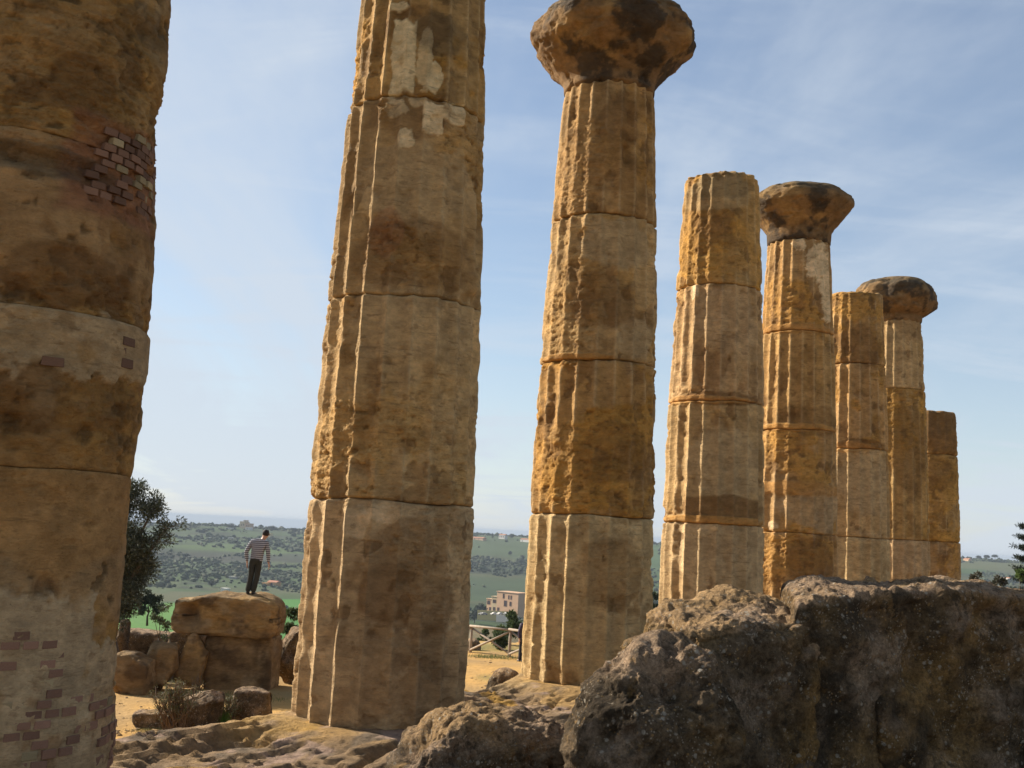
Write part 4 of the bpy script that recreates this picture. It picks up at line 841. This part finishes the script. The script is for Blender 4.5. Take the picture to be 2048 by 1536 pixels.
for i, (px, pt, w) in enumerate(((1905, 1142, 60), (1950, 1147, 60), (1995, 1150, 60), (1860, 1150, 70))):
    bush(px, 1240, pt, 45+2*i, w, ('grey scrubby bush directly behind the stump at the end of the row', 'grey scrubby bush beyond the wall, right of the stump', 'dark scrubby bush beyond the wall, next to the conifer', 'low dark bush behind the slim column foot')[i], 50+i, [(0.075, 0.07, 0.045), (0.05, 0.05, 0.03), (0.10, 0.085, 0.06)], 4000)
bush(585, 1275, 1222, 33, 40, 'green bush beside the topmost block, half behind the plastered column', 47, GRN, 2600)
bush(292, 1275, 1178, 60, 46, 'round dark bush in the field below the olive tree', 48, [(0.04, 0.05, 0.03), (0.055, 0.065, 0.04)], 3000, z=at(292, 1240, 60)[2])
# dry twiggy shrubs
def shrub(px, py, Y, hpx, wpx, label, n, seed, green=0.15, z=None):
    b = at(px, py, Y); b[2] = ter1(b[0], b[1]) if z is None else z
    rt = empty('dry_shrub', b); tag(rt, label, 'shrub', 'dry twiggy shrubs on the sand'); rr = random.Random(seed); H = hpx*Y/FPX; Wm = wpx*Y/FPX; cen = []; m = MB()
    for _ in range(n):
        a = rr.uniform(0, 2*math.pi); l = rr.uniform(0.2, 1)*Wm*0.5; h = H*rr.uniform(0.5, 1.0)*(1-0.35*l/(Wm*0.5)); p0 = Vector((rr.uniform(-.25, .25)*Wm, rr.uniform(-.1, .1), -0.03)); e = Vector((math.cos(a)*l, math.sin(a)*l*0.6, h))+p0*0.5
        mid = p0.lerp(e, 0.5)+Vector((rr.uniform(-.05, .05), rr.uniform(-.05, .05), rr.uniform(0, .08)))*H; m.tube([p0, mid, e], [0.017, 0.012, 0.006], 4, False)
        for _ in range(4):
            s = rr.uniform(0.4, 1); q = p0.lerp(mid, s*2) if s < 0.5 else mid.lerp(e, s*2-1); f = q+Vector((rr.uniform(-.16, .16), rr.uniform(-.12, .12), rr.uniform(.05, .22)))*H; m.tube([q, f], [0.009, 0.005], 3, False); cen.append(tuple(f))
        cen.append(tuple(e))
    m.build('stem', MAT['twig'], rt)
    leaves('leaf_sprays', cen, [0.035]*len(cen), int(len(cen)*9*green/0.15), (0.035, 0.012), [(0.13, 0.13, 0.06), (0.16, 0.13, 0.07), (0.09, 0.10, 0.045)], seed, rt)
shrub(355, 1440, 22.0, 100, 95, 'bigger dry twiggy shrub on the sand before the block pile', 52, 61, 0.3)
shrub(455, 1415, 22.9, 62, 50, 'smaller dry shrub beside the green grass tuft', 34, 62)
shrub(967, 1366, 20.2, 44, 28, 'leafless twigs on the sand between two columns', 12, 63, 0.03)
shrub(395, 1348, 27.5, 62, 24, 'thin tall twigs at the foot of the leaning block', 9, 64, 0.05)
def grass(px, py, Y, w, h, n, seed, col):
    b = at(px, py, Y); r = np.random.default_rng(seed); wm_ = w*Y/FPX; x = r.normal(size=n)*wm_*0.35; y = r.normal(size=n)*wm_*0.25
    z = terrain(b[0]+x, b[1]+y); hh = h*Y/FPX*r.uniform(0.4, 1, n); a = r.uniform(0, 6.28, n); bx, by = np.cos(a), np.sin(a); tw = 0.006
    lean = r.normal(size=(n, 2))*0.35
    V = np.stack([np.stack([b[0]+x-bx*tw, b[1]+y-by*tw, z-.01], -1), np.stack([b[0]+x+bx*tw, b[1]+y+by*tw, z-.01], -1), np.stack([b[0]+x+lean[:, 0]*hh, b[1]+y+lean[:, 1]*hh, z+hh], -1)], 1).reshape(-1, 3)
    cc = np.repeat(np.array(col, np.float32)*r.uniform(0.6, 1.4, (n, 1)), 3, 0); return V, cc
gv = [grass(442, 1418, 22.7, 26, 36, 500, 1, (0.09, 0.17, 0.03)), grass(462, 1424, 22.5, 50, 12, 500, 2, (0.10, 0.16, 0.035)), grass(410, 1362, 28.0, 150, 7, 700, 3, (0.13, 0.15, 0.05)), grass(985, 1318, 44, 80, 8, 900, 4, (0.11, 0.14, 0.05)), grass(300, 1450, 22, 60, 5, 300, 5, (0.16, 0.15, 0.06)), grass(520, 1366, 27.5, 90, 6, 400, 6, (0.13, 0.15, 0.05))]
V = np.concatenate([a for a, b in gv]); cc = np.concatenate([b for a, b in gv])
kind(obj('grass', mesh_arr('grass', V, np.arange(len(V)).reshape(-1, 3), cc, False), MAT['leaf']), 'stuff', 'short green grass at the foot of stones and shrubs')

def pebbles(n, seed):
    r = np.random.default_rng(seed); bm = bmesh.new(); bmesh.ops.create_icosphere(bm, subdivisions=1, radius=1); iv = np.array([v.co[:] for v in bm.verts]); fi = np.array([[v.index for v in f.verts] for f in bm.faces]); bm.free()
    k = r.integers(0, 3, n); px = np.where(k == 0, r.uniform(240, 580, n), np.where(k == 1, r.uniform(930, 1045, n), r.uniform(240, 580, n)))
    Yd = np.where(k == 0, r.uniform(20, 29, n), np.where(k == 1, r.uniform(18, 44, n), r.uniform(19, 24, n)))
    x = (px-1024)/FPX*Yd; z = terrain(x, Yd); s = r.uniform(0.008, 0.026, n)*(1+2.2*r.random(n)**6)
    V = iv[None]*(1+0.3*r.normal(size=(n, len(iv), 1)).clip(-1, 1))*s[:, None, None]*np.array([1.2, 1, 0.6]) + np.stack([x, Yd, z+s*0.2], -1)[:, None]
    c = np.repeat(np.array([[0.38, 0.25, 0.12], [0.30, 0.2, 0.10], [0.44, 0.32, 0.18]], np.float32)[r.integers(0, 3, n)], len(iv), 0)
    return V.reshape(-1, 3), (fi[None] + (np.arange(n)*len(iv))[:, None, None]).reshape(-1, 3), c
V, F, cc = pebbles(650, 12)
kind(obj('pebbles', mesh_arr('pebbles', V, F, cc, False), MAT['block']), 'stuff', 'small stone chips scattered over the orange sand')

# far scrub and woods as one mass
def ico1():
    bm = bmesh.new(); bmesh.ops.create_icosphere(bm, subdivisions=1, radius=1); V = np.array([v.co[:] for v in bm.verts]); F = np.array([[v.index for v in f.verts] for f in bm.faces]); bm.free(); return V, F
IV, IF = ico1()
def lumps(x, y, s, seed, cols):
    r = np.random.default_rng(seed); n = len(x); z = terrain(x, y)
    V = IV[None]*(1+0.30*r.normal(size=(n, len(IV), 1)).clip(-1, 1))*s[:, None, None]*np.array([1, 1, 0.8]); V = V + np.stack([x, y, z+s*0.35], -1)[:, None]
    F = (IF[None] + (np.arange(n)*len(IV))[:, None, None]).reshape(-1, 3)
    c = np.array(cols, np.float32)[r.integers(0, len(cols), n)]*r.uniform(0.7, 1.3, (n, 1)); return V.reshape(-1, 3), F, np.repeat(c, len(IV), 0)
r = np.random.default_rng(77); N = 30000
az = np.radians(r.uniform(-25, 28, N)); rr_ = r.uniform(450, 2300, N); x = np.sin(az)*rr_; y = np.cos(az)*rr_; ad = np.degrees(az)
dn = fbm(np.stack([x, y, 0*x], -1), 1/140.0, 4, off=50)
dn2 = fbm(np.stack([x, y, 0*x], -1), 1/55.0, 3, off=90); keep = dn + 0.6*dn2 + r.normal(size=N)*0.10 > np.where(rr_ > 1080, 0.06, 0.55)
keep &= ~((ad > -24) & (ad < -9.5) & (rr_ < 930) & (r.random(N) < 0.985)) & ~((ad > -8) & (ad < 8) & (rr_ > 1640) & (rr_ < 2100) & (r.random(N) < 0.93)) & ~((ad > -22) & (ad < -8) & (rr_ > 1500) & (rr_ < 1560))
keep &= ~((ad > -5) & (ad < 2) & (rr_ > 450) & (rr_ < 760))
keep |= (rr_ > 2120) & (rr_ < 2260) & (r.random(N) < 0.75)
keep |= (ad > -8) & (ad < 8) & (rr_ > 1330) & (rr_ < 1560) & (r.random(N) < 0.85)
x, y = x[keep], y[keep]; s = r.uniform(0.7, 2.2, len(x))*(1+1.1*r.random(len(x))**3)*(1+0.3*(rr_[keep] > 1300))
V, F, cc = lumps(x, y, s, 5, [(0.04, 0.054, 0.026), (0.048, 0.062, 0.03), (0.058, 0.07, 0.036), (0.034, 0.046, 0.024), (0.07, 0.074, 0.042)])
MAT['scrub'] = attr_mat('scrub', 0.9, fine=0.8, lo=0.5, hi=1.4)
kind(obj('scrub', mesh_arr('scrub', V, F, cc, False), MAT['scrub']), 'stuff', 'dark scrub and groves covering the far hillside')
# single trees that stand out
def far_tree(px, py, Y, hpx, wpx, label, seed, style='round', group='single trees on the far slopes'):
    Y = min(hit(px, py, Y), 1.2*Y); b = at(px, py, Y); b[2] = ter1(b[0], b[1]); H = hpx*Y/FPX; Wd = wpx*Y/FPX; rt = empty('far_tree', b); tag(rt, label, 'tree', group); rr = random.Random(seed)
    m = MB(); m.tube([(0, 0, -1), (0.02*H, 0, H*0.5), (0, 0, H*0.9)], [H*0.05, H*0.03, H*0.01], 6); m.build('trunk', MAT['bark'], rt)
    cen, rad = [], []
    for _ in range(26):
        t = rr.random()
        if style == 'round': z = H*(0.3+0.6*t); w = Wd*0.5*math.sin(math.pi*(0.15+0.8*t)); q = Wd*0.17
        elif style == 'pine': z = H*(0.68+0.22*t); w = Wd*0.5*(1-0.5*t); q = Wd*0.13
        else: z = H*(0.15+0.8*t); w = Wd*0.5*(1.05-t); q = Wd*0.17
        a = rr.uniform(0, 6.28); l = w*rr.random()**0.5; cen.append((math.cos(a)*l, math.sin(a)*l, z)); rad.append(q)
    leaves('crown', cen, rad, 900, (0.09*Wd+0.03*H, 0.05*Wd+0.015*H), [(0.025, 0.035, 0.02), (0.04, 0.05, 0.028), (0.03, 0.036, 0.025)], seed, rt)
for i, (px, py, Y, hp, wp, lab, st) in enumerate((
    (394, 1160, 960, 12, 14, 'small round dark tree in the field right of the olive tree', 'round'), (424, 1174, 880, 12, 16, 'low bushy tree in the field left of the white hut', 'round'),
    (984, 1242, 380, 15, 12, 'nearer of two small round trees below the pink villa', 'round'), (972, 1238, 400, 13, 10, 'farther of two small round trees below the pink villa', 'round'),
    (962, 1205, 640, 24, 22, 'dark tree beside the end of the pink villa', 'round'), (950, 1218, 560, 26, 26, 'big dark tree left of the pink villa, against the plastered column', 'round'), (1008, 1226, 600, 12, 7, 'narrow dark tree before the pink villa wall', 'tall'), (1038, 1216, 660, 32, 18, 'tall tree at the near corner of the pink villa', 'round'),
    (1020, 1111, 1900, 8, 8, 'lone round tree in the middle of the far green slope', 'round'), (1045, 1118, 1850, 7, 10, 'bushy tree beside the column edge on the far green slope', 'round'), (985, 1077, 2180, 10, 5, 'narrow tree on the ridge left of the small pale house', 'tall'), (1022, 1078, 2180, 10, 9, 'round tree on the ridge right of the small pale house', 'round'),
    (1957, 1121, 2150, 9, 11, 'flat-topped pine alone on the distant ridge at the right', 'pine'), (1974, 1121, 2150, 10, 14, 'wider middle pine of the ridge group at the right', 'pine'), (1990, 1121, 2150, 11, 12, 'last flat-topped pine of the ridge group, toward the conifer', 'pine'),
    (462, 1058, 2180, 9, 18, 'dark tree clump on the ridge left of the castle', 'round'), (545, 1062, 2180, 9, 16, 'wide dark tree on the ridge right of the castle', 'round'), (589, 1066, 2180, 9, 11, 'round tree on the ridge touching the plastered column', 'round'), (434, 1056, 2180, 8, 4, 'tiny upright tree on the ridge, halfway to the castle', 'tall'), (381, 1056, 2180, 12, 5, 'narrow pointed tree on the ridge beside the olive tree', 'tall'), (573, 1212, 640, 9, 13, 'small round tree in the bright green field by the plastered column', 'round'))):
    far_tree(px, py, Y, hp, wp, lab, 200+i, st)

# ------------------------------------------------------------------ buildings
BMt = dict(pink=plain_mat('pink_render', (0.52, 0.32, 0.19), var=0.12, scale=0.5), tan=plain_mat('tan_render', (0.45, 0.34, 0.20), var=0.12, scale=0.5), white=plain_mat('white_render', (0.62, 0.58, 0.52), var=0.08), yellow=plain_mat('yellow_render', (0.50, 0.40, 0.18), var=0.1),
          dark=plain_mat('dark_window', (0.05, 0.03, 0.028), 0.3, 0.2, spec=0.5), frame=plain_mat('brown_frame', (0.16, 0.07, 0.045)), roof=plain_mat('clay_roof', (0.36, 0.16, 0.09), var=0.2), orange=plain_mat('orange_render', (0.50, 0.27, 0.10), var=0.1), grey=plain_mat('grey_shed', (0.30, 0.29, 0.27)))
def building(name, px, py, Y, label, blocks, cat='building', rz=-0.75, group=None, z=None):
    # blocks: (x0, x1, height, depth, wall material, roof 'flat'/'gable', windows[(x, z, w, h)]) in metres, front toward the camera
    Y0 = Y; Y = min(hit(px, py, Y), 1.15*Y); b = at(px, py, Y); tz = ter1(b[0], b[1]); bz = min(b[2], tz+0.4) if z is None else z
    rt = empty(name, (b[0], b[1], bz), math.atan2(-b[0], b[1])+rz); tag(rt, label, cat, group)
    rt.scale = (1.12*Y/Y0, Y/Y0, Y/Y0)
    for (x0, x1, h, d, wm_, roof, wins) in blocks:
        y0 = 0.0 if not isinstance(d, tuple) else d[0]; y1 = d if not isinstance(d, tuple) else d[1]
        MB().box((x0, y0, min(-1, tz-bz-2)), (x1, y1, h)).build('wall', BMt[wm_], rt)
        if roof == 'flat':
            p = MB(); p.box((x0-0.35, y0-0.35, h+0.02), (x1+0.35, y1+0.35, h+0.4)); p.build('roof', BMt[wm_], rt)
        elif roof == 'batt':
            nb = int((x1-x0)/2.2)
            for k in range(nb): xx = x0+(k+0.5)*(x1-x0)/nb; MB().box((xx-0.6, y0, h+0.01), (xx+0.6, y0+0.6, h+1.1)).build('battlement', BMt[wm_], rt)
        else:
            m = (x0+x1)/2; rh = (y1-y0)*0.22; ym = (y0+y1)/2; e = 0.4; p = MB()
            A1, A2, B1, B2, R1, R2 = (x0-e, y0-e, h), (x1+e, y0-e, h), (x0-e, y1+e, h), (x1+e, y1+e, h), (x0-e, ym, h+rh), (x1+e, ym, h+rh)
            p.poly([A1, A2, R2, R1]); p.poly([B2, B1, R1, R2]); p.poly([A1, R1, B1]); p.poly([A2, B2, R2]); p.poly([A1, B1, B2, A2]); p.build('roof', BMt['roof'], rt)
        for (wx, wz, ww, wh) in wins:
            f = MB(); t_ = 0.15
            f.box((wx-ww/2-t_, y0-0.12, wz-t_), (wx-ww/2, y0-0.01, wz+wh+t_)); f.box((wx+ww/2, y0-0.12, wz-t_), (wx+ww/2+t_, y0-0.01, wz+wh+t_)); f.box((wx-ww/2, y0-0.12, wz+wh), (wx+ww/2, y0-0.01, wz+wh+t_)); f.box((wx-ww/2, y0-0.12, wz-t_), (wx+ww/2, y0-0.01, wz))
            fo = f.build('window', BMt['frame'], rt); MB().box((wx-ww/2, y0-0.06, wz), (wx+ww/2, y0-0.012, wz+wh)).build('pane', BMt['dark'], fo)
    return rt
Yv = 690.0; q = Yv/FPX
building('villa', 1003, 1224, Yv, 'pink three-storey villa with dark windows, seen above the fence', [
    (-4.0, 12.0, 14.6, 10, 'pink', 'flat', [(1.0, 11.0, 0.9, 2.6), (4.9, 10.8, 0.6, 2.2), (6.7, 10.8, 0.6, 2.2), (2.6, 6.3, 1.9, 3.3), (6.4, 6.8, 1.1, 2.4), (-2.6, 3.0, 1.2, 1.9)]),
    (-8.2, -4.05, 11.2, (0.3, 9), 'tan', 'flat', [(-6.0, 7.6, 2.2, 1.8), (-6.0, 3.0, 1.4, 1.8)]),
    (-12.5, -8.25, 9.4, (1.0, 9), 'pink', 'flat', [(-11.0, 6.3, 2.0, 2.0), (-9.6, 2.6, 1.3, 1.8)])], 'villa')
gw = at(985, 1227, 660); gw_o = MB(); gw_o.box((-9, -0.2, -4), (9, 0.2, 1.6)); gwo = gw_o.build('garden_wall', BMt['yellow'], None, (gw[0], gw[1], gw[2])); tag(gwo, 'low yellow garden wall in front of the pink villa', 'wall')
gw = at(1015, 1233, 600); gw_o = MB(); gw_o.box((-6, -0.2, -3), (6, 0.2, 0.6)); gwo = gw_o.build('garden_wall', BMt['white'], None, (gw[0], gw[1], gw[2])); tag(gwo, 'low white roadside wall below the parked cars of the villa', 'wall')
def car(px, py, Y, mat, label, rz):
    b = at(px, py, Y); rt = empty('parked_car', (b[0], b[1], b[2]), rz); tag(rt, label, 'car', 'cars parked before the villa')
    p = [(-2.05, .35), (-2.05, .85), (-1.2, .95), (-0.7, 1.45), (0.9, 1.45), (1.6, .95), (2.05, .85), (2.05, .35)]; m = MB(); n = len(p)
    for s in (-.85, .85): m.v += [(x, s*(0.82 if z > 1.2 else 1), z) for x, z in p]
    m.f += [list(range(n))[::-1], list(range(n, 2*n))] + [[k, (k+1) % n, n+(k+1) % n, n+k] for k in range(n)]; m.build('body', mat, rt)
    for sy in (-.86, .86): MB().poly([(-1.0, sy*0.965, 1.0), (1.3, sy*0.965, 1.0), (0.8, sy*0.88, 1.38), (-0.65, sy*0.88, 1.38)]).build('window', BMt['dark'], rt)
    for sx_ in (-1.3, 1.3):
        for sy in (-.8, .8): MB().tube([(sx_, sy-.1, .33), (sx_, sy+.1, .33)], 0.33, 10).build('wheel', BMt['dark'], rt)
for i, (px, mt_) in enumerate(((963, 'white'), (968, 'grey'), (988, 'white'), (999, 'white'), (1012, 'white'))):
    car(px, 1230, 640-5*i, BMt[mt_], ('white parked car at the dark-tree end of the villa wall', 'grey parked car second from the dark-tree end', 'white parked car before the middle of the villa', 'white parked car just right of the villa middle', 'white parked car nearest the big-capital column')[i], 0.3*i)
Yr = 2170.0
building('castle', 488, 1057, Yr, 'tan castle-like building with a square tower on the distant ridge', [(-11, 2, 13, 12, 'tan', 'batt', [(-7, 5, 1.5, 3), (-2, 6, 1.5, 3)]), (2.05, 12, 10, 12, 'pink', 'flat', [(5, 4, 1.5, 3), (9, 4, 1.5, 3)]), (-3, 3, 16, (0.5, 8), 'tan', 'flat', [])], 'castle')
building('farmhouse', 494, 1060, 2120, 'low cream house under the castle wall', [(-4, 6, 5, 8, 'white', 'flat', [(0, 1.5, 1.2, 1.8)])], 'house', group='houses on the far slopes')
building('farmhouse', 1003, 1078, Yr, 'small pale house with a reddish roof on the far ridge between two columns', [(-7, 7, 8, 9, 'white', 'gable', [(-4, 3, 1.4, 3), (0, 3, 1.4, 3), (4, 3, 1.4, 3)])], 'house', group='houses on the far slopes')
building('farmhouse', 956, 1080, Yr, 'long low red-roofed house on the ridge against the plastered column', [(-14, 12, 4, 9, 'pink', 'gable', [(-8, 1, 1.4, 1.8), (2, 1, 1.4, 1.8)])], 'house', group='houses on the far slopes')
building('farmhouse', 1048, 1084, Yr, 'long red-roofed house on the ridge against the big-capital column', [(-9, 12, 5, 9, 'white', 'gable', [(-4, 1, 1.4, 1.8)])], 'house', group='houses on the far slopes')
building('farmhouse', 535, 1075, 1950, 'yellow house on the slope just right of the standing person', [(-4, 4, 7, 8, 'yellow', 'flat', [(-1, 2, 1.2, 2), (2, 2, 1.2, 2)])], 'house', group='houses on the far slopes')
building('farmhouse', 455, 1058, 2150, 'long white shed roof below the castle', [(-7, 7, 2.5, 8, 'white', 'flat', [])], 'shed', group='houses on the far slopes')
building('farmhouse', 543, 1172, 930, 'orange-walled farm shed at the edge of the bright field', [(-4.5, 4.5, 3.2, 6, 'orange', 'gable', [(0, 0.4, 1.6, 2)]), (-6, -1, 2.0, (-4, -0.5), 'orange', 'flat', [])], 'shed', group='houses on the far slopes')
building('farmhouse', 464, 1158, 1010, 'pale flat-roofed shed among the dark trees', [(-3.6, 3.6, 1.6, 3, 'grey', 'flat', [])], 'shed', group='houses on the far slopes')
building('hut', 446, 1192, 800, 'small white hut rising behind the topmost block', [(-2.2, 2.2, 5.2, 4, 'white', 'flat', [(0, 2.2, 0.8, 1.2)])], 'hut')
building('farmhouse', 2012, 1142, 1300, 'white house half behind the conifer', [(-3, 4, 3.2, 5, 'white', 'gable', [(-1, 1, 1, 1.2)])], 'house', group='houses on the far slopes')
building('farmhouse', 1932, 1122, Yr, 'tiny pinkish house on the ridge next to the column stump', [(-6, 6, 4, 8, 'pink', 'gable', [])], 'house', group='houses on the far slopes')
for i, px in enumerate((418, 431, 444, 458, 463)):
    building('tent', px, 1078, 1880, ('white tent end of the hillside row nearest the olive tree', 'second white tent of the hillside row', 'middle white tent of the hillside row', 'fourth white tent of the hillside row', 'white tent of the hillside row nearest the person')[i], [(-1.6, 1.6, 2.6, 3, 'white', 'flat', [])], 'tent', group='row of white tents on the far hillside')

# ------------------------------------------------------------------ air
hm = bpy.data.materials.new('haze'); hm.use_nodes = True; t = hm.node_tree; t.nodes.clear()
pv = t.nodes.new('ShaderNodeVolumePrincipled'); pv.inputs['Color'].default_value = (0.52, 0.60, 0.70, 1); pv.inputs['Density'].default_value = HAZE; pv.inputs['Anisotropy'].default_value = 0.0
ou = t.nodes.new('ShaderNodeOutputMaterial'); t.links.new(pv.outputs[0], ou.inputs['Volume'])
hz = MB().box((-95000, -95000, -145), (95000, 95000, 13)).build('haze', hm); kind(hz, 'stuff', 'pale blue haze over the valley')
